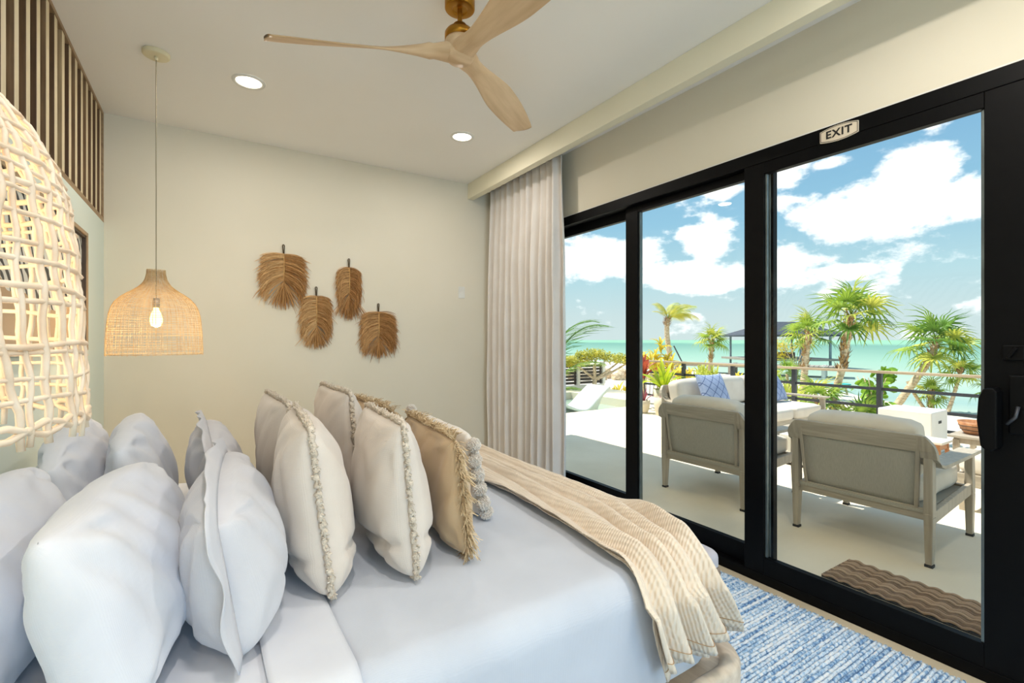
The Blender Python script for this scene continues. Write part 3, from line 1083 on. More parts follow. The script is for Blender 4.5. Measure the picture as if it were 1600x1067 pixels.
# ================================================================== FEATHER WALL HANGINGS
def feather(x, ztop, half, zbot, seed, m_s, droop, label, spine_frac=0.55):
    random.seed(seed)
    t = thing('feather_hanging', label, 'wall hanging', (x, YB, ztop), group='dried grass feather wall hangings')
    L = ztop - zbot
    loop = 0.078
    pts = [(0.0, -0.012, -loop - 0.02)]
    for i in range(9):
        a = PI * i / 8
        pts.append((-0.007 * math.cos(a), -0.012, -0.012 + 0.010 * math.sin(a)))
    pts.append((0.002, -0.012, -loop - 0.02))
    MB().tube(pts, 0.0042, 6).build('hanging_loop', m_loop, t, smooth=True)
    sl = L * spine_frac
    MB().tube([(0, -0.030, -loop - 0.005), (0.002, -0.034, -loop - sl * 0.5), (0, -0.030, -loop - sl)], [0.005, 0.005, 0.003], 6).build('spine', m_spine, t, smooth=True)
    fr = MB()
    ns = 900
    for i in range(ns):
        sgn = -1 if i % 2 else 1
        s = (i / ns) ** 0.95
        s = max(0.0, min(1, s + random.uniform(-0.02, 0.02)))
        z0 = -loop - 0.004 - sl * max(0, s)
        # nearly horizontal at the top of the spine, hanging towards its tip
        a = R(5 - 46 * s ** 1.4 + random.uniform(-8, 8))
        k = 7
        dr = droop * random.uniform(0.7, 1.35)
        ln = half * random.uniform(0.98, 1.16) * (1.02 + 0.50 * s)
        if s > 0.82:
            a = R(-72 + random.uniform(-18, 30) - 10 * (s > 0.93))
            ln = (L - loop - sl * s) * random.uniform(0.72, 1.05)
            dr *= 0.15
        if random.random() < 0.05:
            ln *= 1.18
        p = Vector((0, random.uniform(-0.036, -0.010), z0))
        pl = [p.copy()]
        for j in range(k):
            a -= dr * (0.25 + 1.1 * j / k)
            a = max(a, R(-95))
            step = ln / k
            p = p + Vector((sgn * math.cos(a) * step, random.uniform(-0.0025, 0.003), math.sin(a) * step))
            p.y = min(-0.004, p.y)
            pl.append(p.copy())
        wd = random.uniform(0.0024, 0.0046)
        fr.tube(pl, [wd * 0.5] * k + [wd * 0.22], 3, cap=False)
    stuff(fr.build('grass_fringe', m_s, t, normals=False))


feather(0.53, 2.178, 0.160, 1.63, 1, m_straw, 0.16, 'widest tan grass feather hanging, highest and leftmost of four', 0.50)
feather(0.79, 1.836, 0.125, 1.291, 2, m_straw, 0.22, 'slim tan grass feather with split tip, second from the pendant lamp', 0.56)
feather(1.069, 2.108, 0.118, 1.55, 3, m_straw2, 0.32, 'narrow darker brown grass feather, third from the pendant lamp', 0.52)
feather(1.338, 1.712, 0.155, 1.196, 4, m_straw2, 0.19, 'lowest tan grass feather hanging, nearest the light switch', 0.52)

# ================================================================== BED
ZM = 0.655           # top of the made bed
BX0, BX1, BY0, BY1 = -0.60, 1.50, 1.00, 3.00


def rounded_rect(x0, x1, y0, y1, rs, n=8):
    """Outline, radii in order (x1,y0),(x1,y1),(x0,y1),(x0,y0)."""
    pts = []
    for (cx, cy, sx_, sy_, a0, r) in ((x1, y0, -1, 1, -90, rs[0]), (x1, y1, -1, -1, 0, rs[1]), (x0, y1, 1, -1, 90, rs[2]), (x0, y0, 1, 1, 180, rs[3])):
        for i in range(n + 1):
            a = R(a0 + 90 * i / n)
            pts.append((cx + sx_ * r + r * math.cos(a), cy + sy_ * r + r * math.sin(a)))
    return pts


def subdiv_outline(pts, step=0.06):
    out = []
    for i, p in enumerate(pts):
        q = pts[(i + 1) % len(pts)]
        d = math.hypot(q[0] - p[0], q[1] - p[1])
        k = max(1, int(d / step))
        for j in range(k):
            out.append((p[0] + (q[0] - p[0]) * j / k, p[1] + (q[1] - p[1]) * j / k))
    return out


def soft_slab(outline, z0, z1, r, disp=0.004, ds=3.0, rings=14, seed=0, hang=0.0):
    """Slab of cloth over a mattress: vertical sides, rounded shoulder, gently uneven top."""
    o = subdiv_outline(outline)
    n = len(o)
    cx = sum(p[0] for p in o) / n
    cy = sum(p[1] for p in o) / n
    hx = max(abs(p[0] - cx) for p in o)
    hy = max(abs(p[1] - cy) for p in o)
    rows = []
    for k in range(6):
        rows.append((0.0, z0 + (z1 - r - z0) * k / 5))
    for k in range(1, 8):
        a = PI / 2 * k / 7
        rows.append((r * (1 - math.cos(a)), z1 - r + r * math.sin(a)))
    vs = []
    for inset, z in rows:
        fx, fy = (hx - inset) / hx, (hy - inset) / hy
        for p in o:
            x, y_ = cx + (p[0] - cx) * fx, cy + (p[1] - cy) * fy
            d = disp * noise.noise(Vector((x * ds * 2.5, y_ * ds * 2.5, z * 3 + seed)))
            nx, ny = (p[0] - cx) / hx, (p[1] - cy) / hy
            l = math.hypot(nx, ny)
            vs.append((x + d * nx / l * 2, y_ + d * ny / l * 2, z + d))
    for k in range(1, rings + 1):
        f = (1 - k / rings)
        fx, fy = (hx - r) / hx * f, (hy - r) / hy * f
        for p in o:
            x, y_ = cx + (p[0] - cx) * fx, cy + (p[1] - cy) * fy
            vs.append((x, y_, z1 + disp * noise.noise(Vector((x * ds, y_ * ds, seed))) + 0.4 * disp * noise.noise(Vector((x * ds * 4, y_ * ds * 4, seed)))))
    fs = []
    nr = len(rows) + rings
    for i in range(nr - 1):
        for j in range(n):
            fs.append((i * n + j, i * n + (j + 1) % n, (i + 1) * n + (j + 1) % n, (i + 1) * n + j))
    return MB().add(vs, fs)


bed = thing('bed', 'low platform bed of bleached oak with rounded corners', 'bed', (0, 0, 0))
pl = subdiv_outline(rounded_rect(XL + 0.01, 1.575, 0.925, 3.075, (0.13, 0.13, 0.02, 0.02)), 0.2)
pf = MB()
n_ = len(pl)
rowsp = [(0.0, 0.115), (0.0, 0.278), (0.006, 0.292), (0.018, 0.298), (0.034, 0.298), (0.044, 0.290), (0.050, 0.275), (0.9, 0.272)]
cxp, cyp = 0.47, 2.0
vs_ = []
for ins, z in rowsp:
    fx, fy = (1.1 - ins) / 1.1, (1.075 - ins) / 1.075
    for p in pl:
        vs_.append((cxp + (p[0] - cxp) * fx, cyp + (p[1] - cyp) * fy, z))
fs_ = []
for i in range(len(rowsp) - 1):
    for j in range(n_):
        fs_.append((i * n_ + j, i * n_ + (j + 1) % n_, (i + 1) * n_ + (j + 1) % n_, (i + 1) * n_ + j))
fs_.append(tuple(range(n_)))
pf.add(vs_, fs_)
pfo = pf.build('platform', m_bedwood, bed, smooth=False, bevel=0.0)
pfo.data.polygons.foreach_set('use_smooth', [True] * len(pfo.data.polygons))
ws = pfo.modifiers.new('edge', 'EDGE_SPLIT')
ws.split_angle = R(50)
MB().box(-0.5, 1.40, 1.10, 2.90, 0.013, 0.115).build('plinth', m_benchb, bed)
MB().box(-0.60, 1.44, 1.05, 2.95, 0.273, 0.60).build('mattress', m_sheet, bed, bevel=0.05, seg=4)

sh = soft_slab(rounded_rect(BX0, 0.42, BY0 + 0.012, BY1 - 0.012, (0.02, 0.02, 0.05, 0.05)), 0.30, ZM - 0.008, 0.07, seed=4)
tag(sh.build('fitted_sheet', m_sheet, smooth=True), 'white cotton sheet covering the pillow end of the bed', 'sheet')
cv = soft_slab(rounded_rect(0.225, BX1, BY0, BY1, (0.17, 0.17, 0.015, 0.015)), 0.302, ZM, 0.085, disp=0.005, seed=9)
tag(cv.build('coverlet', m_coverlet, smooth=True), 'smooth pale grey linen coverlet drawn over the foot of the bed', 'coverlet')

# folded white top sheet showing beside the coverlet
def fold_pt(u, v):
    x = 0.10 + 0.17 * u + 0.012 * noise.noise(Vector((v * 4, 0, 3)))
    s = v * 2.46
    y0 = 0.992
    if s < 0.28:
        return (x, y0 - 0.006 - 0.004 * math.sin(u * 9), ZM - 0.075 - 0.28 + s)
    if s < 0.42:
        a = (s - 0.28) / 0.14 * PI / 2
        return (x, y0 - 0.006 + 0.08 * (1 - math.cos(a)), ZM - 0.075 + 0.082 * math.sin(a))
    return (x, y0 + 0.074 + (s - 0.42) * 0.9, ZM + 0.007 + 0.002 * math.sin(u * 7 + v * 5))


ts = MB().grid(fold_pt, 12, 70).build('top_sheet', m_sheet, smooth=True)
tag(ts, 'turned-down white top sheet edge lying between shams and coverlet', 'sheet')
so = ts.modifiers.new('thick', 'SOLIDIFY')
so.thickness = 0.006

# ------------------------------------------------------------------ pillows
def pillow(name, label, cat, pos, w, h, t, lean, yaw, m_, seed, group, trim=None, c=0.06, n=40, wr=0.007, roll=0.0, fat=0.40, crease=0.0, drop=(0, 0), corner=0.07):
    """Upright pillow. Local x = thickness, y = width, z = height from the base."""
    th = thing(name, label, cat, pos, group=group, rot=(roll, lean, yaw))
    rnd = random.Random(seed)

    def plane(u, v):
        ex = 1 - c * (1 - v * v) * abs(u) ** 3
        ez = 1 - c * (1 - u * u) * abs(v) ** 3
        z = h / 2 * v * ez
        y_ = w / 2 * u * ex
        rc = 1 - corner * (u * u * v * v) ** 2
        y_ *= rc
        z *= rc
        if v > 0:                                         # drooping top corners
            z -= (drop[0] * max(0, -u) ** 2 + drop[1] * max(0, u) ** 2) * v ** 2
        return y_, z + h / 2

    def surf(sign):
        def fn(a, b):
            u, v = 2 * a - 1, 2 * b - 1
            # gather samples towards the seam
            u = math.sin(u * PI / 2) * 0.5 + u * 0.5
            v = math.sin(v * PI / 2) * 0.5 + v * 0.5
            y_, z = plane(u, v)
            e = max(0.0, (1 - u * u) * (1 - v * v))
            d = t / 2 * e ** fat * (1 - 0.16 * v)
            k = min(1, e * 5)
            d += k * wr * 1.6 * noise.noise(Vector((y_ * 5, z * 5, seed * 3.1 + sign)))
            rid = abs(noise.noise(Vector((y_ * 9 + z * 4, z * 3, seed + sign * 7))))
            d -= k * wr * 1.3 * max(0, 0.22 - rid) / 0.22
            # puckers running in from the corners
            for cu_, cv_ in ((-1, -1), (1, -1), (-1, 1), (1, 1)):
                du, dv = u - cu_, v - cv_
                rr = math.hypot(du, dv)
                if rr < 0.9:
                    d += k * wr * 1.2 * (1 - rr / 0.9) * math.sin(9 * math.atan2(dv, du) + seed)
            if crease:
                g = math.exp(-((v + 0.62 + 0.12 * u) / 0.055) ** 2)
                d -= crease * g * k
            return (sign * d, y_, z)
        return fn
    mb = MB()
    mb.grid(surf(1), n, n)
    mb.grid(surf(-1), n, n)
    o = mb.build('cover', m_, th, smooth=True)
    bm = bmesh.new()
    bm.from_mesh(o.data)
    bmesh.ops.remove_doubles(bm, verts=bm.verts, dist=0.00002)
    bmesh.ops.smooth_vert(bm, verts=bm.verts, factor=0.5, use_axis_x=True, use_axis_y=True, use_axis_z=True)
    bmesh.ops.recalc_face_normals(bm, faces=bm.faces)
    bm.to_mesh(o.data)
    bm.free()

    per = []
    K = 60
    for i in range(K):
        per.append(plane(-1 + 2 * i / K, -1))
    for i in range(K):
        per.append(plane(1, -1 + 2 * i / K))
    for i in range(K):
        per.append(plane(1 - 2 * i / K, 1))
    for i in range(K):
        per.append(plane(-1, 1 - 2 * i / K))

    def resample(step):
        out = []
        acc = 0.0
        for i in range(len(per)):
            a, b = per[i], per[(i + 1) % len(per)]
            d = math.hypot(b[0] - a[0], b[1] - a[1])
            while acc < d:
                k = acc / d
                tx, tz = (b[0] - a[0]) / d, (b[1] - a[1]) / d
                out.append((a[0] + (b[0] - a[0]) * k, a[1] + (b[1] - a[1]) * k, tz, -tx))
                acc += step
            acc -= d
        return out
    if trim == 'flange':
        pts = resample(0.014)
        fl = MB()
        vs = []
        for i, (y_, z, ny, nz) in enumerate(pts):
            for q in range(4):
                k = q / 3
                wv = 0.016 * k * noise.noise(Vector((y_ * 7, z * 7, seed + 2))) + 0.007 * k * math.sin(i * 0.5)
                vs.append((wv - 0.014 * k * (1 if z < h * 0.85 else 1.5), y_ + ny * 0.048 * k, max(0.003, z + nz * 0.048 * k)))
        m2 = len(pts)
        fs = []
        for i in range(m2):
            for q in range(3):
                a, b = i * 4 + q, ((i + 1) % m2) * 4 + q
                fs.append((a, b, b + 1, a + 1))
        fl.add(vs, fs)
        fo = fl.build('flange', m_, th, smooth=True)
        s2 = fo.modifiers.new('thick', 'SOLIDIFY')
        s2.thickness = 0.003
    if trim == 'braid':
        pts = resample(0.0075)
        rope = []
        rad = []
        for i, (y_, z, ny, nz) in enumerate(pts):
            j = rnd.uniform(-1, 1)
            rope.append((0.004 * j, y_ + ny * 0.004, max(0.006, z + nz * 0.004)))
            rad.append(0.0075 + 0.0032 * math.sin(i * 2.2) + rnd.uniform(-0.0012, 0.0022))
        br = MB().tube(rope, rad, 7, closed=True)
        for i, (y_, z, ny, nz) in enumerate(resample(0.004)):  # short loops of the fringe
            a = Vector((rnd.uniform(-0.006, 0.006), y_ + ny * 0.005, z + nz * 0.005))
            b = a + Vector((rnd.uniform(-0.009, 0.009), ny * rnd.uniform(0.006, 0.012) + rnd.uniform(-0.004, 0.004), nz * rnd.uniform(0.006, 0.012) + rnd.uniform(-0.004, 0.004)))
            b.z = max(0.003, b.z)
            br.tube([a, (a + b) / 2 + Vector((rnd.uniform(-0.003, 0.003), 0, 0)), b], [0.0028, 0.003, 0.0018], 4)
        stuff(br.build('braided_fringe', m_beige_tr, th, smooth=True, normals=False))
    if trim == 'tassel':
        tb = MB()
        for i, (y_, z, ny, nz) in enumerate(resample(0.0028)):
            clump = noise.noise(Vector((i * 0.055, seed, 0)))
            for rep in range(2):
                a = Vector((rnd.uniform(-0.004, 0.004), y_, z))
                ln = rnd.uniform(0.030, 0.052) * (1 + 0.5 * clump)
                d = Vector((rnd.uniform(-0.5, 0.5) + clump * 0.9, ny * 0.75 + rnd.uniform(-0.3, 0.3), nz * 0.75 + rnd.uniform(-0.3, 0.3)))
                d.normalize()
                b = a + d * ln * 0.55
                c_ = b + (d + Vector((0, 0, -0.75)) + Vector((rnd.uniform(-0.4, 0.4), rnd.uniform(-0.4, 0.4), 0))) * ln * 0.42
                b.z = max(0.004, b.z)
                c_.z = max(0.003, c_.z)
                tb.tube([a, b, c_], [0.0016, 0.0015, 0.0011], 3, cap=False)
        stuff(tb.build('tassel_fringe', m_tan_tr, th, normals=False))
    if trim == 'pompom':
        sides_ = [p for p in resample(0.058) if abs(p[2]) > 0.6]
        pb = MB()
        for q in range(420):
            zz = 1 - 2 * (q + 0.5) / 420
            rr = math.sqrt(1 - zz * zz)
            d = Vector((rr * math.cos(q * 2.39996), rr * math.sin(q * 2.39996), zz))
            d = (d + Vector((rnd.uniform(-0.2, 0.2), rnd.uniform(-0.2, 0.2), rnd.uniform(-0.2, 0.2)))).normalized()
            pb.tube([d * 0.019, d * rnd.uniform(0.026, 0.031)], [0.0028, 0.0018], 3)
        core = [(0.0215 * math.sin(PI * i / 10), -0.0215 * math.cos(PI * i / 10)) for i in range(11)]
        pb.lathe(core, 14)
        pm = bpy.data.meshes.new('pompom')
        pm.from_pydata(pb.v, [], pb.f)
        pm.materials.append(m_pom)
        for (y_, z, ny, nz) in sides_:
            link('pompom', pm, th, loc=(rnd.uniform(-0.006, 0.006), y_ + ny * 0.016, max(0.027, z + nz * 0.01)), rot=(rnd.uniform(0, 6), rnd.uniform(0, 6), 0))
    return th


ZP = ZM + 0.006
G1, G2, G3, G4 = 'white sleeping pillows against the wall', 'grey flanged shams', 'oatmeal cushions with braided edges', 'tan cushions with tasselled edges'
# first row against the wall
pillow('pillow', 'plump white pillow at the lower left corner, nearest the headboard wall', 'pillow', (-0.36, 1.50, ZP - 0.01), 0.80, 0.41, 0.22, R(-15), R(-4), m_sheet, 21, G1, c=0.05, wr=0.012, drop=(0.03, 0.03))
pillow('pillow', 'white pillow against the headboard wall behind, below the near lamp rim', 'pillow', (-0.37, 2.42, ZP - 0.01), 0.90, 0.41, 0.20, R(-12), R(3), m_sheet, 22, G1, c=0.05, wr=0.012, drop=(0.07, 0.02))
# second row
pillow('pillow', 'large white pillow in front, leaning beside the grey flanged sham', 'pillow', (-0.115, 1.45, ZP), 0.80, 0.40, 0.25, R(-15), R(-4), m_sheet, 23, G1, c=0.05, wr=0.012, drop=(0.0, 0.05))
pillow('pillow', 'white pillow peeking up between the white rows and the rear sham', 'pillow', (-0.18, 2.36, ZP), 0.86, 0.42, 0.20, R(-12), R(2), m_sheet, 24, G1, c=0.05, wr=0.012, drop=(0.04, 0.03))
# shams
pillow('sham', 'pale grey linen sham with a wavy flange, nearest the viewer', 'pillow', (0.085, 1.49, ZP), 0.62, 0.385, 0.25, R(-9), R(-4), m_sham, 25, G2, trim='flange', wr=0.011, drop=(0.06, 0.02))
pillow('sham', 'grey linen sham standing behind the nearer flanged sham', 'pillow', (0.06, 2.25, ZP), 0.74, 0.385, 0.20, R(-10), R(2), m_sham, 26, G2, trim='flange', wr=0.011, drop=(0.03, 0.03))
# oatmeal cushions
pillow('cushion', 'tall oatmeal cushion with braided edge beside the grey sham', 'cushion', (0.30, 1.60, ZP), 0.54, 0.49, 0.23, R(-7), R(-4), m_beige, 27, G3, trim='braid', crease=0.018)
pillow('cushion', 'oatmeal braided cushion standing behind, directly past the tall front one', 'cushion', (0.29, 2.17, ZP), 0.54, 0.49, 0.21, R(-7), R(3), m_beige, 28, G3, trim='braid')
pillow('cushion', 'oatmeal braided cushion with a low crease beside the tan tasselled cushion', 'cushion', (0.525, 1.56, ZP), 0.50, 0.48, 0.21, R(-5), R(-3), m_beige, 29, G3, trim='braid', crease=0.024)
pillow('cushion', 'oatmeal braided cushion at the back, tallest tip against the green-cream wall', 'cushion', (0.51, 2.20, ZP), 0.52, 0.51, 0.20, R(-5), R(2), m_beige, 30, G3, trim='braid')
# tan cushions
pillow('cushion', 'tan cushion with shaggy tassel edge facing the viewer', 'cushion', (0.735, 1.66, ZP), 0.60, 0.40, 0.15, R(-7), R(-5), m_tan, 31, G4, trim='tassel', c=0.035, wr=0.009)
pillow('cushion', 'tan tasselled cushion mostly hidden behind the oatmeal cushions', 'cushion', (0.71, 2.31, ZP), 0.60, 0.41, 0.15, R(-7), R(3), m_tan, 32, G4, trim='tassel', c=0.035)
# pompom cushion
pillow('cushion', 'white cushion with pompom sides, nearest the foot of the bed', 'cushion', (0.945, 2.02, ZP), 0.76, 0.36, 0.15, R(-12), R(-3), m_white_lin, 33, None, trim='pompom', c=0.04)

# ------------------------------------------------------------------ throw blanket
def drop_profile(s, edge, r):
    """Distance s past (edge - r): returns (advance, drop) around a rounded shoulder."""
    if s <= 0:
        return s, 0.0
    arc = r * PI / 2
    if s < arc:
        a = s / r
        return r * math.sin(a), r * (1 - math.cos(a))
    return r + (s - arc) * 0.04, r + (s - arc)


def throw_layer(x0, x1, hang, lift, seed, amp):
    r = 0.085
    length = (3.02 - (BY0 + r)) + hang

    def fn(u, v):
        s = v * length                                 # runs from the far edge to the near hem
        yy0 = 3.02 - s
        past = (BY0 + r) - yy0
        adv, dn = drop_profile(past, 0, r)
        y_ = (BY0 + r) - adv
        # width pinches along the length, fans at the hem
        pin = 1 - 0.16 * math.sin(PI * min(1, v * 1.15)) + 0.10 * max(0, (v - 0.9) / 0.1)
        k85 = max(0, 1 - abs(v - 0.89) / 0.22)
        pin *= 1 - 0.30 * k85
        cxm = (x0 + x1) / 2 + 0.012 * math.sin(v * 5) - 0.075 * k85 * k85 * (3 - 2 * k85) + 0.055 * max(0, (v - 0.925) / 0.075)
        xx = cxm + (u - 0.5) * (x1 - x0) * pin
        px_ = xx - (BX1 - r)
        ax, dx = drop_profile(px_, 0, r)
        x = (BX1 - r) + ax
        # folds running lengthwise
        ph_ = u * 15 + 1.7 * noise.noise(Vector((u * 2.2, v * 2.0, seed))) + 0.8 * v
        f = abs(math.sin(ph_)) ** 0.7 * amp * (0.9 + 0.6 * noise.noise(Vector((u * 6, v * 2, seed + 5))))
        f = max(0.0, f) + 0.004 * noise.noise(Vector((u * 18, v * 22, seed)))
        f += lift
        k = min(1, dn / r)
        kx = min(1, dx / r)
        # rounded corner in plan: pull in where both edges drop
        pull = 0.045 * k * kx
        z = ZM + 0.004 - dn - dx * (1 - 0.55 * k) + f * (1 - max(k, kx))
        y_ -= f * k
        x += f * kx - pull
        y_ += pull
        if k >= 1:
            y_ -= 0.014 + 0.016 * math.sin(ph_ * 0.75 + 1)
            z += 0.02 * math.sin(u * 7 + seed) * (v - 0.9) * 5
        return (x, y_, z)
    return fn


th_ = thing('throw_blanket', 'cream waffle-gauze throw blanket draped along the foot of the bed', 'blanket', (0, 0, 0))
fn1 = throw_layer(1.09, 1.56, 0.30, 0.012, 2.0, 0.060)
fn2 = throw_layer(1.12, 1.545, 0.345, 0.003, 6.0, 0.024)
o = MB().grid(fn1, 110, 150).build('upper_layer', m_throw, th_, smooth=True)
s2 = o.modifiers.new('thick', 'SOLIDIFY')
s2.thickness = 0.004
o = MB().grid(fn2, 90, 140).build('lower_layer', m_throw, th_, smooth=True)
s2 = o.modifiers.new('thick', 'SOLIDIFY')
s2.thickness = 0.004
hem = []
for fn, lay in ((fn1, 0.985), (fn2, 0.985)):
    pts = []
    for i in range(111):
        x, y_, z = fn(i / 110, lay)
        pts.append((x, y_ - 0.003, z))
    hem.append(pts)
hm = MB()
for pts in hem:
    hm.tube(pts, 0.0012, 4)
hm.build('hem_stitching', m_thread, th_)

# ------------------------------------------------------------------ bench at the foot of the bed
bn = thing('bench', 'grey upholstered bench with taupe ends at the foot of the bed', 'bench', (1.745, 2.05, 0.013))
bo = subdiv_outline(rounded_rect(-0.13, 0.13, -0.80, 0.80, (0.05, 0.05, 0.05, 0.05), 6), 0.05)
sb = MB()
slab = soft_slab([(p[0], p[1]) for p in rounded_rect(-0.13, 0.13, -0.80, 0.80, (0.05, 0.05, 0.05, 0.05), 6)], 0.385, 0.45, 0.03, disp=0.002)
slab.build('seat_cushion', m_bench, bn, smooth=True)
MB().box(-0.125, 0.125, -0.805, 0.805, 0.30, 0.386).build('seat_base', m_benchb, bn, bevel=0.03, seg=4)
for sx_ in (-1, 1):
    for sy_ in (-1, 1):
        MB().bar((sx_ * 0.09, sy_ * 0.70, 0.0), (sx_ * 0.09, sy_ * 0.70, 0.302), 0.03, 0.03, 0.045, 0.045).build('leg', m_bedwood, bn, bevel=0.004)

# ================================================================== RUG
rug = thing('rug', 'blue and white denim rag rug beside the bed', 'rug', (0, 0, 0))
random.seed(8)
RX0, RX1, RY0, RY1 = 0.3, 2.535, -0.9, 3.4
MB().box(RX0, RX1 - 0.015, RY0, RY1, 0.001, 0.006).build('backing', mat('rug_backing', (120, 150, 186), (90, 120, 160), rough=1, scale=40), rug)
m_rug = rug_mat()
rw = MB()
y = RY0
step = 0.0175
while y < RY1:
    far = y > 2.2 or y < 0.2
    x0 = RX0 if not far else 1.3
    endx = RX1 + random.uniform(-0.012, 0.014)
    ns = int((endx - 1.3) / 0.02)
    sdv = random.uniform(0, 99)
    vs = []
    for i in range(ns + 1):
        x = 1.3 + (endx - 1.3) * i / ns
        hgt = 0.0075 + 0.0045 * noise.noise(Vector((x * 38, sdv, 0))) + 0.002 * (1 if i % 2 else -1)
        wob = 0.004 * noise.noise(Vector((x * 9, sdv, 7)))
        vs += [(x, y - 0.0098 + wob, 0.002), (x, y - 0.0036 + wob, 0.005 + hgt), (x, y + 0.0036 + wob, 0.005 + hgt), (x, y + 0.0098 + wob, 0.002)]
    fs = []
    for i in range(ns):
        for q in range(3):
            a = i * 4 + q
            fs.append((a, a + 1, a + 5, a + 4))
    fs.append((ns * 4, ns * 4 + 1, ns * 4 + 2, ns * 4 + 3))
    rw.add(vs, fs)
    y += step
stuff(rw.build('woven_rows', m_rug, rug, smooth=True, normals=False))
fr = MB()
for i in range(900):
    y = random.uniform(RY0, RY1)
    x = RX1 - 0.01
    a = Vector((x, y, 0.008))
    b = a + Vector((random.uniform(0.01, 0.028), random.uniform(-0.012, 0.012), random.uniform(-0.004, 0.004)))
    b.z = max(b.z, 0.002)
    fr.tube([a, b], [0.0028, 0.0012], 3)
stuff(fr.build('frayed_edge', m_rug, rug, normals=False))


# ================================================================== TERRACE AND GROUNDS
struct(MB().box(XR + 0.02, 8.0, -6.0, 7.0, -0.3, 0.0).build('terrace', m_terr), 'pale concrete terrace outside the sliding doors')
struct(MB().box(XR + 0.02, 3.78, -6.0, 6.95, 3.35, 3.55).build('terrace_roof', m_white_ext), 'white roof overhang shading the terrace')
struct(MB().box(XR - 0.4, XR + 0.15, YB + 0.15, 7.0, 0.0, 3.3).build('house_wall', m_white_ext), 'outer wall of the house beyond the bedroom')


def shore(y):
    pts = ((-60, 12), (-5, 16.0), (0, 17.8), (4.5, 19.6), (6, 21), (8, 22.3), (12, 26), (19.4, 30), (24, 33), (40, 37), (80, 42))
    for (a, b), (c, d) in zip(pts, pts[1:]):
        if y <= c:
            return b + (d - b) * (y - a) / (c - a)
    return pts[-1][1]


def beach_pt(u, v):
    y = -30 + 110 * v ** 1.35 if v > 0 else -30
    xs = shore(y)
    x = 4.0 + (xs + 4 - 4.0) * u
    d = x - xs
    z = -0.8 + 0.05 * noise.noise(Vector((x * 0.5, y * 0.5, 0))) + 0.02 * noise.noise(Vector((x * 2, y * 2, 0)))
    if d > -3:
        z -= (d + 3) / 3 * 0.2
    if d > 0:
        z -= d * 0.12
    if x < 8.1 and y < 10.2:
        z = -1.2
    return (x, y, z)


bg_ = MB().grid(beach_pt, 70, 130).build('beach', m_sand, smooth=True)
struct(bg_, 'bright white sand beach beyond the railing')
sea = MB()
xs_ = [8, 16, 24, 40, 80, 200, 600, 6000]
ys_ = [-5000, -600, -60, 0, 60, 200, 900, 6000]
sea.grid(lambda u, v: (xs_[round(u * 7)], ys_[round(v * 7)], -1.0), 7, 7)
struct(sea.build('sea', sea_mat()), 'calm turquoise sea reaching the horizon')

# doormat
dm = thing('doormat', 'brown ribbed cord doormat outside the near glass door', 'doormat', (3.165, 0.86, 0.0))
MB().box(-0.175, 0.175, -0.51, 0.51, 0.001, 0.010).build('backing', m_rubber, dm)
cd_ = MB()
for i in range(17):
    x = -0.166 + 0.332 * i / 16
    pts = []
    for j in range(103):
        y = -0.51 + 1.02 * j / 102
        pts.append((x + 0.006 * math.sin(y * 84 + PI / 2), y, 0.016 + 0.0045 * math.sin(y * 84) + 0.001 * random.uniform(-1, 1)))
    cd_.tube(pts, 0.0072, 5)
stuff(cd_.build('woven_cords', m_mat, dm, smooth=True, normals=False))

# ------------------------------------------------------------------ lounge seating (faces local +x)
def cushion(x0, x1, y0, y1, z0, z1, r, seed, disp=0.006):
    """Box cushion with soft rounded edges and a slightly crowned top."""
    b = bmesh.new()
    bmesh.ops.create_cube(b, size=1.0)
    bmesh.ops.subdivide_edges(b, edges=b.edges, cuts=9, use_grid_fill=True)
    vs, fs = [], []
    sx_, sy_, sz_ = x1 - x0, y1 - y0, z1 - z0
    for v in b.verts:
        p = Vector((v.co.x * sx_, v.co.y * sy_, v.co.z * sz_))
        h_ = Vector((sx_ / 2 - r, sy_ / 2 - r, sz_ / 2 - r))
        q = Vector([max(-h_[i], min(h_[i], p[i])) for i in range(3)])
        d = p - q
        if d.length > 1e-6:
            p = q + d.normalized() * min(r, d.length if d.length < r else r)
        k = 1 + 0.12 * (1 - (2 * v.co.x) ** 2) * (1 - (2 * v.co.y) ** 2)
        p.z *= k if v.co.z > 0 else 1
        n_ = noise.noise(p * 5 + Vector((seed, 0, 0))) * disp
        p += Vector((n_, n_, n_ * 0.6))
        vs.append((p.x + (x0 + x1) / 2, p.y + (y0 + y1) / 2, p.z + (z0 + z1) / 2))
    b.verts.index_update()
    fs = [tuple(v.index for v in f.verts) for f in b.faces]
    b.free()
    return MB().add(vs, fs)


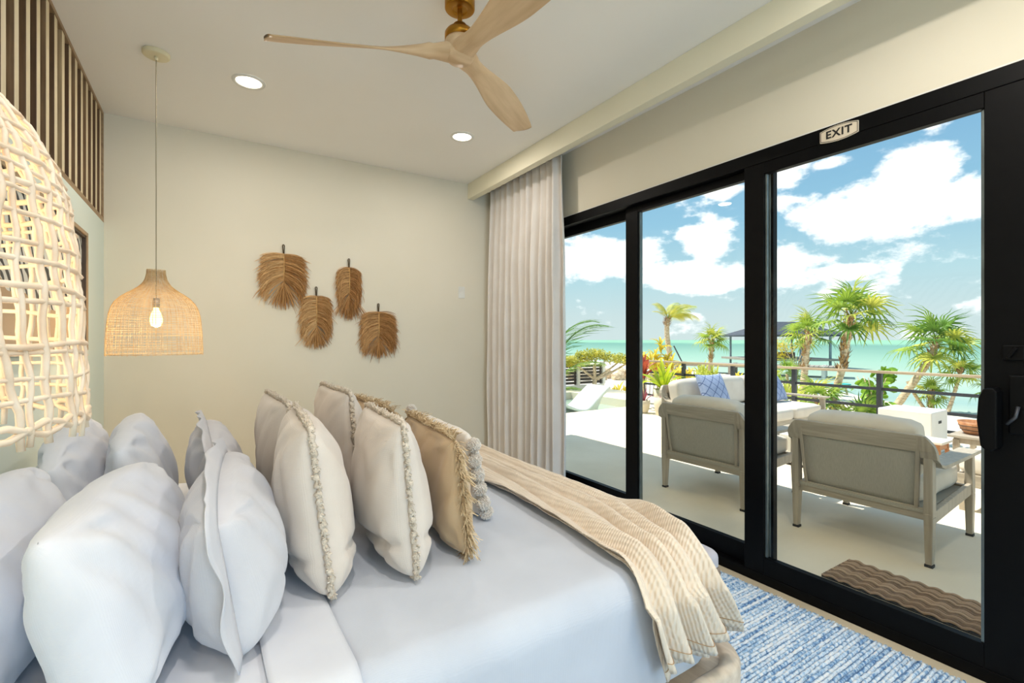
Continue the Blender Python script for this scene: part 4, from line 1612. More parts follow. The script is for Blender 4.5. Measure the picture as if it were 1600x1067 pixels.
def seat_unit(name, label, cat, loc, rz, W, n_cush, group=None, seed=1):
    """Slatless teak lounge with wrapped top rail, sling back, arms and loose cushions. Origin on the floor mid-depth; x: back -0.42 .. front 0.45."""
    t = thing(name, label, cat, loc, rz, group)
    hw = W / 2
    for s in (-1, 1):
        y = s * (hw - 0.03)
        bl_ = MB().bar((-0.40, y, 0.016), (-0.395, y, 0.30), 0.034, 0.044, 0.046, 0.066, up=(1, 0, 0))
        bl_.bar((-0.395, y, 0.30), (-0.40, y, 0.66), 0.046, 0.066, 0.046, 0.060, up=(1, 0, 0))
        lg = bl_.build('rear_leg', m_teak, t, bevel=0.005)
        MB().box(-0.421, -0.377, y - 0.020, y + 0.020, 0.0, 0.016).build('foot_pad', m_rubber, lg)
        fl_ = MB().bar((0.43, y, 0.016), (0.425, y, 0.30), 0.036, 0.044, 0.046, 0.066, up=(1, 0, 0))
        fl_.bar((0.425, y, 0.30), (0.42, y, 0.575), 0.046, 0.066, 0.044, 0.060, up=(1, 0, 0))
        lg = fl_.build('front_leg', m_teak, t, bevel=0.005)
        MB().box(0.409, 0.451, y - 0.020, y + 0.020, 0.0, 0.016).build('foot_pad', m_rubber, lg)
        MB().bar((-0.43, y, 0.285), (0.42, y, 0.335), 0.030, 0.075).build('side_rail', m_teak, t, bevel=0.004)
        # arm: flat board sweeping up at the back into the top rail
        prof_ = [(0.50, 0.585), (0.48, 0.575), (-0.16, 0.575), (-0.27, 0.578), (-0.34, 0.60), (-0.385, 0.65), (-0.405, 0.70), (-0.413, 0.735), (-0.420, 0.77), (-0.425, 0.79)]
        up_ = [(-0.455, 0.79), (-0.455, 0.77), (-0.453, 0.735), (-0.447, 0.70), (-0.43, 0.655), (-0.37, 0.625), (-0.28, 0.603), (-0.16, 0.600), (0.47, 0.600), (0.50, 0.597)]
        aw = MB()
        # board widens over the arm, narrows on the post
        n_ = len(prof_)
        vs = []
        top = list(reversed(up_))
        for (a, b), (c, d) in zip(prof_, top):
            wdt = 0.115 if a > -0.30 else 0.115 - 0.02 * min(1, (-0.30 - a) / 0.1)
            yi, yo_ = y - s * (wdt - 0.045), y + s * (0.045 - 0.055 * max(0, (b - 0.69) / 0.10) ** 2)
            vs += [(a, yi, b), (a, yo_, b), (c, yo_, d), (c, yi, d)]
        fs = []
        for i in range(n_ - 1):
            for q in range(4):
                fs.append((i * 4 + q, i * 4 + (q + 1) % 4, (i + 1) * 4 + (q + 1) % 4, (i + 1) * 4 + q))
        fs += [(0, 1, 2, 3), tuple((n_ - 1) * 4 + q for q in (3, 2, 1, 0))]
        aw.add(vs, fs)
        aw.build('armrest', m_teak, t, bevel=0.011, seg=3)
    MB().bar((-0.437, -hw + 0.05, 0.742), (-0.437, hw - 0.05, 0.742), 0.026, 0.105, up=(-0.12, 0, 1)).build('top_rail', m_teakx, t, bevel=0.004)
    MB().bar((-0.385, -hw + 0.05, 0.31), (-0.385, hw - 0.05, 0.31), 0.035, 0.075).build('back_rail', m_teakx, t, bevel=0.004)
    MB().bar((0.42, -hw + 0.05, 0.315), (0.42, hw - 0.05, 0.315), 0.03, 0.075).build('front_rail', m_teakx, t, bevel=0.004)
    sl_ = MB()
    y0, y1 = -hw + 0.10, hw - 0.10
    sl_.grid(lambda u, v: (-0.388 - 0.045 * v - 0.012 * math.sin(PI * v), (y0 - 0.02 * v) + (y1 - y0 + 0.04 * v) * u, 0.335 + 0.375 * v), 8, 8)
    so_ = sl_.build('back_sling', m_sling, t, smooth=True)
    s3 = so_.modifiers.new('thick', 'SOLIDIFY')
    s3.thickness = 0.006
    for s in (-1, 1):
        MB().bar((-0.388, s * (hw - 0.095), 0.335), (-0.434, s * (hw - 0.075), 0.71), 0.022, 0.028, up=(1, 0, 0)).build('back_upright', m_teak, t, bevel=0.003)
    MB().box(-0.41, 0.41, -hw + 0.05, hw - 0.05, 0.318, 0.338).build('seat_deck', m_sling, t)
    cw = (W - 0.16) / n_cush
    for i in range(n_cush):
        a = -hw + 0.08 + cw * i
        cushion(-0.33, 0.45, a + 0.003, a + cw - 0.003, 0.339, 0.50, 0.05, seed + i).build('seat_cushion', m_cush, t, smooth=True)
        c_ = cushion(-0.09, 0.09, a + 0.006, a + cw - 0.006, -0.19, 0.165, 0.055, seed + 9 + i)
        c_.build('back_cushion', m_cush, t, smooth=True, loc=(-0.305, 0, 0.69), rot=(0, R(-9), 0))
    return t


seat_unit('lounge_armchair', 'teak lounge chair with grey sling back, nearest the pull handle', 'chair', (4.06, 1.47, 0), R(1.5), 0.82, 1, 'terrace lounge chairs', 1)
seat_unit('lounge_armchair', 'teak lounge chair with grey sling back, in front of the sofa', 'chair', (4.0, 2.62, 0), R(1.5), 0.82, 1, 'terrace lounge chairs', 4)
seat_unit('outdoor_sofa', 'long teak outdoor sofa with cream cushions by the railing', 'sofa', (5.98, 3.66, 0), R(-90), 2.30, 3, None, 7)


def blue_pillow(loc, rot, label, seed):
    t = thing('throw_pillow', label, 'cushion', loc, rot=rot, group='blue lattice throw pillows')
    mb = MB()
    w_ = 0.46

    def sf(sgn):
        def fn(a, b):
            u, v = 2 * a - 1, 2 * b - 1
            e = max(0, (1 - u * u) * (1 - v * v))
            return (sgn * 0.075 * e ** 0.42, w_ / 2 * u * (1 - 0.07 * (1 - v * v) * abs(u) ** 3), w_ / 2 * v * (1 - 0.07 * (1 - u * u) * abs(v) ** 3) + w_ / 2)
        return fn
    mb.grid(sf(1), 24, 24)
    mb.grid(sf(-1), 24, 24)
    mb.build('cover', M_LAT, t, smooth=True)


def lattice_mat():
    m = mat('blue_lattice', (174, 188, 220), (158, 174, 210), rough=0.85, scale=30)
    nt = m.node_tree
    N = nt.nodes.new
    L = nt.links.new
    b = nt.nodes['Principled BSDF']
    tc = N('ShaderNodeTexCoord')
    res = []
    for ang in (45, -45):
        mp = N('ShaderNodeMapping')
        mp.inputs['Rotation'].default_value = (R(ang), 0, 0)
        L(tc.outputs['Object'], mp.inputs[0])
        wv = N('ShaderNodeTexWave')
        wv.bands_direction = 'Y'
        wv.inputs['Scale'].default_value = 3.4
        L(mp.outputs[0], wv.inputs[0])
        lt = N('ShaderNodeMath')
        lt.operation = 'LESS_THAN'
        L(wv.outputs['Fac'], lt.inputs[0])
        lt.inputs[1].default_value = 0.018
        res.append(lt.outputs[0])
    mx_ = N('ShaderNodeMath')
    mx_.operation = 'MAXIMUM'
    L(res[0], mx_.inputs[0])
    L(res[1], mx_.inputs[1])
    mix = N('ShaderNodeMix')
    mix.data_type = 'RGBA'
    L(mx_.outputs[0], mix.inputs[0])
    old = b.inputs['Base Color'].links[0].from_socket
    L(old, mix.inputs[6])
    mix.inputs[7].default_value = (*lin((84, 102, 150)), 1)
    L(mix.outputs[2], b.inputs['Base Color'])
    return m


M_LAT = lattice_mat()
blue_pillow((5.36, 3.62, 0.515), (0, R(-24), R(-96)), 'blue lattice pillow at the left end of the sofa', 1)
blue_pillow((6.72, 3.60, 0.515), (0, R(-26), R(-84)), 'blue lattice pillow at the right end of the sofa', 2)

# ottoman, side table with bowl, small stool, tank cover
ot = thing('ottoman', 'low teak ottoman with cream cushion beyond the right chair', 'ottoman', (5.45, 0.92, 0))
for sx_ in (-1, 1):
    for sy_ in (-1, 1):
        MB().bar((sx_ * 0.31, sy_ * 0.38, 0), (sx_ * 0.31, sy_ * 0.38, 0.30), 0.04, 0.04, 0.055, 0.055).build('leg', m_teak, ot, bevel=0.004)
for s in (-1, 1):
    MB().box(s * 0.33 - 0.02, s * 0.33 + 0.02, -0.41, 0.41, 0.20, 0.30).build('side_rail', m_teakx, ot, bevel=0.004)
    MB().box(-0.31, 0.31, s * 0.395 - 0.015, s * 0.395 + 0.015, 0.20, 0.30).build('end_rail', m_teak, ot, bevel=0.004)
cushion(-0.345, 0.345, -0.41, 0.41, 0.30, 0.46, 0.05, 3).build('seat_cushion', m_cush, ot, smooth=True)
tb = thing('side_table', 'low slatted teak table carrying a wooden bowl by the railing', 'table', (6.55, 1.30, 0))
for sx_ in (-1, 1):
    for sy_ in (-1, 1):
        MB().bar((sx_ * 0.26, sy_ * 0.34, 0), (sx_ * 0.26, sy_ * 0.34, 0.385), 0.04, 0.04, 0.05, 0.05).build('leg', m_teak, tb, bevel=0.004)
for i in range(6):
    MB().box(-0.30 + i * 0.101, -0.30 + i * 0.101 + 0.092, -0.40, 0.40, 0.40, 0.425).build('top_slat', m_teakx, tb, bevel=0.003)
MB().box(-0.27, 0.27, -0.36, 0.36, 0.345, 0.40).build('apron', m_teak, tb, bevel=0.003)
bw = thing('wooden_bowl', 'brown banded wooden bowl standing on the low teak table', 'bowl', (6.50, 1.53, 0.425))
MB().lathe([(0.001, 0.0), (0.10, 0.0), (0.135, 0.05), (0.158, 0.125), (0.146, 0.125), (0.125, 0.055), (0.09, 0.012), (0.001, 0.012)], 32).build('bowl_body', m_bowl, bw, smooth=True)
for z, r in ((0.045, 0.134), (0.085, 0.148)):
    MB().lathe([(r - 0.002, z - 0.004), (r + 0.004, z), (r - 0.001, z + 0.004)], 32).build('band', m_dark_frame, bw, smooth=True)
st_ = thing('stool', 'small brown timber stool with pale top between chair and table', 'stool', (6.05, 1.78, 0))
MB().box(-0.15, 0.15, -0.14, 0.14, 0.36, 0.385).build('top', m_cush, st_, bevel=0.006)
for sx_ in (-1, 1):
    for sy_ in (-1, 1):
        MB().bar((sx_ * 0.125, sy_ * 0.115, 0), (sx_ * 0.11, sy_ * 0.10, 0.36), 0.03, 0.03).build('leg', m_bowl, st_, bevel=0.003)
MB().box(-0.12, 0.12, -0.11, 0.11, 0.30, 0.36).build('apron', m_bowl, st_, bevel=0.003)
tk = thing('tank_cover', 'white square tank cover with a slot handle in front of the railing', 'box', (7.44, 2.36, 0))
MB().box(-0.26, 0.26, -0.27, 0.27, 0, 0.51).build('cover_body', m_white_ext, tk, bevel=0.012, seg=3)
MB().box(-0.05, 0.05, -0.2725, -0.262, 0.36, 0.395).build('slot_handle', m_rubber, tk, bevel=0.003)
ft = thing('fire_table', 'low white rectangular fire table in front of the sofa', 'table', (5.75, 2.62, 0))
MB().box(-0.40, 0.40, -0.22, 0.22, 0.03, 0.30).build('body', m_white_ext, ft, bevel=0.01)
MB().box(-0.43, 0.43, -0.25, 0.25, 0.30, 0.34).build('top', m_white_ext, ft, bevel=0.008)
MB().box(-0.38, 0.38, -0.20, 0.20, 0.0, 0.03).build('base', m_rubber, ft)
MB().box(-0.412, -0.399, -0.04, 0.04, 0.20, 0.22).build('knob_slot', m_rubber, ft)

# ------------------------------------------------------------------ railing
rl = thing('railing', 'terrace railing with timber handrail and dark steel posts and bars', 'railing', (7.9, 0, 0))
MB().box(-0.05, 0.05, -4.0, 7.25, 0.905, 0.94).build('handrail', m_railwood, rl, bevel=0.004)
for z in (0.685, 0.436, 0.205):
    MB().box(-0.012, 0.012, -4.0, 7.25, z - 0.02, z + 0.02).build('bar', m_steelgrey, rl)
for y in (7.167, 6.13, 5.08, 4.02, 2.87, 1.80, 0.75, -0.3, -1.4):
    MB().box(-0.03, 0.03, y - 0.03, y + 0.03, 0, 0.905).build('post', m_steelgrey, rl, bevel=0.002)

# ------------------------------------------------------------------ pool corner, chaise, fence
pw = MB().box(3.0, 9.0, 7.0, 9.6, -0.4, -0.16).build('pool_water', m_pool)
struct(pw, 'shallow greenish pool ledge water')
cp = MB().box(3.0, 9.3, 9.6, 10.0, -0.6, 0.02)
cp.box(7.9, 9.3, 7.0, 9.6, -0.6, 0.02)
struct(cp.build('pool_coping', m_terr), 'pale concrete coping around the pool')
ch = thing('pool_lounger', 'white moulded in-pool chaise lounger', 'lounger', (6.08, 7.75, -0.16))
seatp = [(-1.05, 0.16), (-0.8, 0.26), (-0.5, 0.33), (-0.2, 0.24), (0.1, 0.12), (0.35, 0.06), (0.55, 0.10), (0.8, 0.29), (1.10, 0.51)]


def smooth_poly(p, k=6):
    out = []
    for i in range(len(p) - 1):
        p0, p1, p2, p3 = p[max(i - 1, 0)], p[i], p[i + 1], p[min(i + 2, len(p) - 1)]
        for j in range(k):
            t = j / k
            out.append(tuple(0.5 * ((2 * p1[q]) + (-p0[q] + p2[q]) * t + (2 * p0[q] - 5 * p1[q] + 4 * p2[q] - p3[q]) * t * t + (-p0[q] + 3 * p1[q] - 3 * p2[q] + p3[q]) * t ** 3) for q in (0, 1)))
    out.append(p[-1])
    return out


sp_ = smooth_poly(seatp)
cs = MB().grid(lambda u, v: (sp_[round(v * (len(sp_) - 1))][0], -0.34 + 0.68 * u, sp_[round(v * (len(sp_) - 1))][1]), 4, len(sp_) - 1)
co = cs.build('shell', m_chaise, ch, smooth=True)
s3 = co.modifiers.new('thick', 'SOLIDIFY')
s3.thickness = 0.05
s3.offset = -1
MB().prism([(-0.75, 0.0), (-0.62, 0.26), (-0.38, 0.26), (-0.1, 0.0)], 'y', -0.28, 0.28).build('foot_base', m_chaise, ch, bevel=0.01)
MB().prism([(0.25, 0.0), (0.30, 0.05), (0.55, 0.08), (0.92, 0.32), (0.75, 0.0)], 'y', -0.28, 0.28).build('back_base', m_chaise, ch, bevel=0.01)
tw = MB()
tw.tube([(-0.06, -0.2, 0.08), (-0.06, 0.2, 0.08)], 0.08, 16)
tag(tw.build('rolled_towel', m_blue_towel, loc=(5.62, 8.0, 0.16), smooth=False, bevel=0.01), 'rolled blue and white towel on the pool lounger', 'towel')

fe = thing('slat_fence', 'dark horizontal slat fence with white posts on a low white wall', 'fence', (0, 13.9, -0.75))
MB().box(9.0, 13.05, -0.1, 0.1, 0, 0.42).build('base_wall', m_white_ext, fe)
for x in (9.2, 10.45, 11.72, 13.0):
    MB().box(x - 0.06, x + 0.06, -0.13, 0.05, 0.42, 1.28).build('post', m_white_ext, fe, bevel=0.004)
for x0, x1 in ((9.26, 10.39), (10.51, 11.66), (11.78, 12.94)):
    for i in range(6):
        MB().box(x0, x1, -0.05, -0.02, 0.45 + i * 0.125, 0.45 + i * 0.125 + 0.10).build('slat', m_fence, fe)
    MB().box(x0, x0 + 0.05, -0.015, 0.03, 0.43, 1.2).build('slat_bracket', m_fence, fe)
    MB().box(x1 - 0.05, x1, -0.015, 0.03, 0.43, 1.2).build('slat_bracket', m_fence, fe)

# ------------------------------------------------------------------ planting
def fan_leaf(seed, Lp, Lb, nseg=19):
    """Palmate leaf: petiole along +x, then a fan of pleated, drooping blades."""
    rnd = random.Random(seed)
    b = MB()
    b.tube([(0, 0, 0), (Lp * 0.5, 0, 0.03 * Lp), (Lp, 0, 0)], [0.013, 0.009, 0.007], 4, cap=False)
    for i in range(nseg):
        a = R(-138 + 276 * i / (nseg - 1))
        ln = Lb * (0.62 + 0.38 * math.cos(a * 0.62)) * rnd.uniform(0.88, 1.06)
        d = Vector((math.cos(a), math.sin(a), 0))
        side = Vector((-math.sin(a), math.cos(a), 0))
        pts, ws_ = [], []
        for j in range(5):
            k = j / 4
            p = Vector((Lp, 0, 0)) + d * ln * k
            p.z = 0.10 * Lb * math.sin(k * PI * 0.8) - Lb * 0.62 * max(0, k - 0.40) ** 1.6 * rnd.uniform(0.7, 1.8)
            pts.append(p)
            ws_.append(Lb * (0.04, 0.092, 0.085, 0.05, 0.005)[j])
        b.ribbon(pts, ws_, side, fold=0.22)
    return b


def pinnate(seed, L, arch, nl=34, lw=0.03, ll=0.42):
    rnd = random.Random(seed)
    b = MB()
    sp = []
    p = Vector((0, 0, 0))
    a = R(12)
    for i in range(17):
        sp.append(p.copy())
        a -= arch / 16 * (0.4 + 1.2 * i / 16)
        p = p + Vector((math.cos(a), 0, math.sin(a))) * L / 16
    b.tube(sp, [0.022 * (1 - i / 20) * L / 2 + 0.003 for i in range(17)], 4, cap=False)
    for i in range(nl):
        k = 0.16 + 0.84 * i / nl
        f = k * 16
        i0 = min(int(f), 15)
        base = sp[i0].lerp(sp[i0 + 1], f - i0)
        tan = (sp[i0 + 1] - sp[i0]).normalized()
        for s in (-1, 1):
            ln = L * ll * math.sin(PI * (0.15 + 0.8 * k)) * rnd.uniform(0.85, 1.1)
            d = (tan * 0.75 + Vector((0, s, 0.12))).normalized()
            pts, ws_ = [], []
            for j in range(4):
                q = j / 3
                pp = base + d * ln * q
                pp.z -= ln * 0.5 * q * q * rnd.uniform(0.6, 1.2)
                pts.append(pp)
                ws_.append(L * lw * (0.6, 1.0, 0.7, 0.05)[j])
            b.ribbon(pts, ws_, tan, fold=0.0)
    return b


def mesh_of(mb, name, m_):
    me = bpy.data.meshes.new(name)
    me.from_pydata(mb.v, [], mb.f)
    me.materials.append(m_)
    return me


FAN = [mesh_of(fan_leaf(i, 0.46, 0.60, 15), 'frond', (m_palm, m_palm, m_palmy, m_palm, m_palmd, m_palmy)[i]) for i in range(6)]


def trunk(parent, pts, r0, r1, fibre_from=0.6, seed=0):
    rnd = random.Random(seed)
    n = 26
    P = smooth_poly3(pts, n)
    rad = []
    for i in range(len(P)):
        k = i / (len(P) - 1)
        rad.append((r0 * (1 - k) + r1 * k) * (1 + 0.05 * math.sin(i * 2.4)))
    tr = MB().tube(P, rad, 10).build('trunk', m_trunk, parent, smooth=True)
    if fibre_from < 1:
        fb = MB()
        for i in range(70):
            k = fibre_from + (1 - fibre_from) * rnd.random()
            f = k * (len(P) - 1)
            i0 = min(int(f), len(P) - 2)
            c = Vector(P[i0]).lerp(Vector(P[i0 + 1]), f - i0)
            a = rnd.uniform(0, 2 * PI)
            rr = r0 * 0.9
            d = Vector((math.cos(a), math.sin(a), 0))
            base = c + d * rr * 0.7
            tip = c + d * rr * rnd.uniform(1.5, 2.1) + Vector((0, 0, rnd.uniform(0.10, 0.22)))
            fb.ribbon([base, (base + tip) / 2 + d * 0.01, tip], [0.07, 0.05, 0.012], (-math.sin(a), math.cos(a), 0))
        stuff(fb.build('leaf_bases', m_fibre, tr, normals=False))
    return P[-1]


def smooth_poly3(p, n):
    p = [Vector(q) for q in p]
    out = []
    m = len(p) - 1
    for i in range(n + 1):
        f = i / n * m
        i0 = min(int(f), m - 1)
        t = f - i0
        p0, p1, p2, p3 = p[max(i0 - 1, 0)], p[i0], p[i0 + 1], p[min(i0 + 2, m)]
        out.append(0.5 * ((2 * p1) + (p2 - p0) * t + (2 * p0 - 5 * p1 + 4 * p2 - p3) * t * t + (3 * p1 - p0 - 3 * p2 + p3) * t ** 3))
    return out


def fan_palm(loc, pts, r0, scale, nf, label, seed, emax=80, emin=-32, fibre=0.6, wind=0.12):
    rnd = random.Random(seed)
    t = thing('fan_palm', label, 'palm tree', loc, group='thatch palms on the beach')
    top = trunk(t, pts, r0, r0 * 0.75, fibre, seed)
    for i in range(nf):
        k = i / max(1, nf - 1)
        az = i * 2.399963 + rnd.uniform(-0.25, 0.25)
        el = emax + (emin - emax) * k ** 0.85 + rnd.uniform(-8, 8)
        d = Vector((math.cos(az) * math.cos(R(el)) + wind * 0.6, math.sin(az) * math.cos(R(el)) - wind, math.sin(R(el))))
        yaw_ = math.atan2(d.y, d.x)
        el2 = math.atan2(d.z, math.hypot(d.x, d.y))
        s = scale * rnd.uniform(0.85, 1.1)
        o = link('frond', FAN[rnd.randrange(6)], t, loc=(top[0], top[1], top[2] - 0.12 * scale * k), rot=(rnd.uniform(-0.5, 0.5), -el2, yaw_))
        o.scale = (s, s, s)


fan_palm((11.788, 4.952, -0.82), [(0, 0, 0), (-0.10, 0.16, 0.75), (0.02, 0.03, 1.6), (0.06, -0.12, 2.75)], 0.085, 0.92, 19, 'tallest fan palm in view, rising above the handrail mid-window', 1, fibre=0.62)
fan_palm((18.68, 9.186, -0.85), [(0, 0, 0), (0.02, -0.05, 1.2), (0.1, -0.15, 2.5)], 0.13, 1.05, 17, 'fan palm standing in front of the dark hut roof', 2, fibre=0.45, wind=0.05)
fan_palm((19.065, 6.49, -0.85), [(0, 0, 0), (0.30, -0.42, 0.9), (0.58, -0.72, 1.6), (0.70, -0.85, 2.15)], 0.115, 1.28, 18, 'leaning fan palm in front of the open sea', 3, fibre=0.5, emax=70)
fan_palm((19.377, 5.269, -0.95), [(0, 0, 0), (0.12, -0.12, 0.6), (0.2, -0.26, 1.32)], 0.06, 0.72, 15, 'small slender fan palm farthest right at the waterline', 4, fibre=0.95)
fan_palm((19.679, 5.747, -0.95), [(0, 0, 0), (0.0, 0.0, 0.35), (0.0, 0.0, 0.62)], 0.075, 0.60, 13, 'stubby low fan palm beside the slender one at the waterline', 5, fibre=0.1)
fan_palm((19.92, 13.952, -0.85), [(0, 0, 0), (0.0, 0.0, 1.0), (0.04, -0.05, 2.2)], 0.11, 0.92, 19, 'fan palm past the handrail near the middle door stile', 6, fibre=0.6)
fan_palm((19.757, 10.256, -0.85), [(0, 0, 0), (-0.05, 0.02, 0.5), (-0.10, 0.04, 0.85)], 0.06, 0.75, 13, 'short young fan palm left of the hut-side palm', 7, fibre=1.0)
fan_palm((11.3, 5.25, -0.82), [(0, 0, 0), (0.0, 0.0, 0.4), (0.02, 0.0, 0.85)], 0.10, 0.78, 15, 'broad low fan palm at the foot of the tallest palm', 8, emax=60, emin=-15, fibre=0.1)
fan_palm((11.9, 4.62, -0.82), [(0, 0, 0), (0.0, 0.0, 0.2), (0.0, 0.0, 0.42)], 0.08, 0.78, 12, 'lowest fan palm clump with upright leaves behind the railing', 9, emax=85, emin=8, fibre=0.1)
fan_palm((20.6, 4.35, -1.0), [(0, 0, 0), (0.0, 0.0, 0.5), (0.05, 0.0, 1.0)], 0.07, 0.85, 16, 'fan palm just peeking past the pull-handle stile', 10, fibre=0.9)
lt_ = thing('leaning_trunk', 'thin bare leaning palm trunk beside the stubby fan palm', 'trunk', (19.728, 5.89, -0.95))
MB().tube(smooth_poly3([(0, 0, 0), (-0.12, 0.22, 0.45), (-0.22, 0.42, 0.95)], 12), [0.05] * 13, 8).build('trunk', m_trunk, lt_, smooth=True)
# coconut palm bent by the wind
cn = thing('coconut_palm', 'wind-bent coconut palm with yellowing fronds blown to the right', 'palm tree', (21.079, 17.015, -0.85))
ctop = trunk(cn, [(0, 0, 0), (-0.15, 0.1, 1.3), (-0.30, 0.18, 2.6), (-0.26, 0.16, 3.35)], 0.15, 0.12, 0.78, 3)
COC = [mesh_of(pinnate(i, 1.75, R((70, 55, 85)[i]), 46, 0.012, 0.36), 'frond', (m_coco, m_palmy, m_coco)[i]) for i in range(3)]
rnd = random.Random(4)
for i in range(17):
    az = R(-32 + rnd.uniform(-50, 50)) if i % 5 else R(rnd.uniform(100, 220))
    el = R(rnd.uniform(8, 66)) if i % 5 else R(rnd.uniform(40, 85))
    o = link('frond', COC[i % 3], cn, loc=(ctop[0], ctop[1], ctop[2]), rot=(rnd.uniform(-0.6, 0.6), -el, az))
    o.scale = [rnd.uniform(0.72, 1.02) if i % 5 else rnd.uniform(0.5, 0.75)] * 3
# prop holding the coconut palm
pr = MB().tube([(0, 0, 0), (-0.85, 0.5, 1.9)], 0.035, 6)
tag(pr.build('timber_prop', m_steelgrey, loc=(21.95, 16.5, -0.85)), 'dark slanting prop bracing the coconut palm', 'prop')

# areca fronds beside the curtain
ar = thing('areca_palm', 'arching feathery palm fronds beside the curtain edge', 'palm', (7.95, 10.5, -0.8))
ARE = [mesh_of(pinnate(20 + i, 1.9, R((95, 80, 110)[i]), 34, 0.012, 0.36), 'frond', (m_palmd, m_palm, m_palmd)[i]) for i in range(3)]
MB().tube([(0, 0, 0), (0.02, 0, 0.5), (0.0, 0, 1.15)], [0.07, 0.06, 0.05], 8).build('stem', m_palm, ar, smooth=True)
for i, (az, el, s, z) in enumerate(((-32, 66, 1.25, 1.2), (-22, 40, 0.95, 0.9), (-55, 80, 1.2, 1.2), (70, 70, 0.9, 1.1), (150, 66, 0.9, 1.1), (-30, 30, 0.62, 0.6), (210, 60, 0.8, 1.0), (-70, 40, 0.6, 0.5), (-25, 15, 0.6, 0.3))):
    o = link('frond', ARE[i % 3], ar, loc=(0, 0, z), rot=(0.2 * (-1) ** i, -R(el), R(az)))
    o.scale = (s, s, s)


def leaf_cloud(parent, name, m_, centres, n, size, seed, flat=1.0):
    """Uncountable small foliage: folded leaves scattered in ellipsoid clumps."""
    rnd = random.Random(seed)
    b = MB()
    tot = sum(c[3] * c[4] * c[5] for c in centres) ** 1.0
    for (cx_, cy_, cz_, rx, ry, rz_) in centres:
        k = max(20, int(n * rx * ry * rz_ / tot))
        for i in range(k):
            d = Vector((rnd.gauss(0, 1), rnd.gauss(0, 1), rnd.gauss(0, 1))).normalized() * rnd.random() ** 0.4
            p = Vector((cx_ + d.x * rx, cy_ + d.y * ry, cz_ + d.z * rz_))
            a = Vector((rnd.gauss(0, 1), rnd.gauss(0, 1), rnd.gauss(0, 0.5) * flat)).normalized()
            s_ = a.cross(Vector((rnd.gauss(0, 0.4), rnd.gauss(0, 0.4), 1))).normalized()
            ln = size * rnd.uniform(0.7, 1.3)
            b.ribbon([p, p + a * ln * 0.5, p + a * ln], [ln * 0.12, ln * 0.42, ln * 0.05], s_, fold=0.15)
    return stuff(b.build(name, m_, parent, normals=False))


tr = thing('spreading_tree', 'low flat-topped tree spreading beside the slat fence', 'tree', (11.95, 13.15, -0.8))
MB().tube(smooth_poly3([(0, 0, 0), (-0.02, 0.0, 0.5), (0.0, 0, 0.8)], 10), [0.11 - 0.004 * i for i in range(11)], 8).build('trunk', m_trunk, tr, smooth=True)
for e in ((0.75, -0.45, 1.35), (-0.7, 0.3, 1.3), (0.2, 0.2, 1.45), (-0.25, -0.2, 1.25), (1.25, -0.7, 1.45)):
    MB().tube(smooth_poly3([(0, 0, 0.72), (e[0] * 0.4, e[1] * 0.4, 0.95), e], 8), [0.065 - 0.005 * i for i in range(9)], 6).build('branch', m_trunk, tr, smooth=True)
leaf_cloud(tr, 'foliage', m_tree, [(-0.7, 0.35, 1.40, 0.75, 0.6, 0.20), (0.0, 0.1, 1.62, 0.75, 0.6, 0.20), (0.8, -0.45, 1.48, 0.75, 0.5, 0.18), (1.45, -0.75, 1.55, 0.6, 0.45, 0.15), (-1.2, 0.6, 1.34, 0.6, 0.5, 0.18)], 5200, 0.10, 5)
sgp = thing('sea_grape', 'round-leaved sea grape shrub beside the leaning fan palm', 'shrub', (17.78, 6.6, -0.85))
for i in range(6):
    a = i * 1.05
    MB().tube([(0, 0, 0), (0.2 * math.cos(a), 0.2 * math.sin(a), 0.5), (0.45 * math.cos(a), 0.45 * math.sin(a), 1.05)], [0.03, 0.022, 0.01], 6).build('stem', m_trunk, sgp, smooth=True)
gl_ = bmesh.new()
bmesh.ops.create_circle(gl_, cap_ends=True, segments=9, radius=0.12)
glm = bpy.data.meshes.new('leaf')
gl_.to_mesh(glm)
gl_.free()
glm.materials.append(m_grape)
rnd = random.Random(6)
for i in range(120):
    d = Vector((rnd.gauss(0, 0.26), rnd.gauss(0, 0.26), rnd.uniform(0.1, 1.3)))
    if d.z > 0.9:
        d.x = d.x * 0.5 + 0.18
        d.y = d.y * 0.5 - 0.2
    link('leaf', glm, sgp, loc=d, rot=(rnd.uniform(-1.1, 1.1), rnd.uniform(-1.1, 1.1), rnd.uniform(0, 6)))


def strap_leaf(L, w_, lift, curl):
    pts, ws_ = [], []
    a = lift
    p = Vector((0, 0, 0))
    for j in range(9):
        pts.append(p.copy())
        k = j / 8
        ws_.append(w_ * math.sin(PI * (0.16 + 0.82 * k)) ** 0.7)
        a -= curl / 8 * (0.4 + 1.2 * k)
        p = p + Vector((math.cos(a), 0, math.sin(a))) * L / 8
    return MB().ribbon(pts, ws_, (0, 1, 0), fold=0.25)


LF_LIME = [mesh_of(strap_leaf(0.62, 0.10, R(l), R(c)), 'leaf', m_lime) for l, c in ((80, 40), (62, 70), (45, 80))]
LF_YEL = [mesh_of(strap_leaf(0.34, 0.07, R(l), R(c)), 'leaf', m_yellow) for l, c in ((75, 50), (50, 70), (25, 60))]
LF_RED = [mesh_of(strap_leaf(0.46, 0.11, R(l), R(c)), 'leaf', m_red) for l, c in ((82, 20), (65, 50), (50, 60))]
LF_PUR = [mesh_of(strap_leaf(0.24, 0.035, R(l), R(c)), 'leaf', mat('purple_spike', (156, 70, 86), (116, 48, 70), rough=0.5, scale=5)) for l, c in ((80, 20), (60, 40), (45, 40))]
LF_GRN = [mesh_of(strap_leaf(0.4, 0.05, R(l), R(c)), 'leaf', m_palmy) for l, c in ((80, 30), (62, 50), (45, 60))]


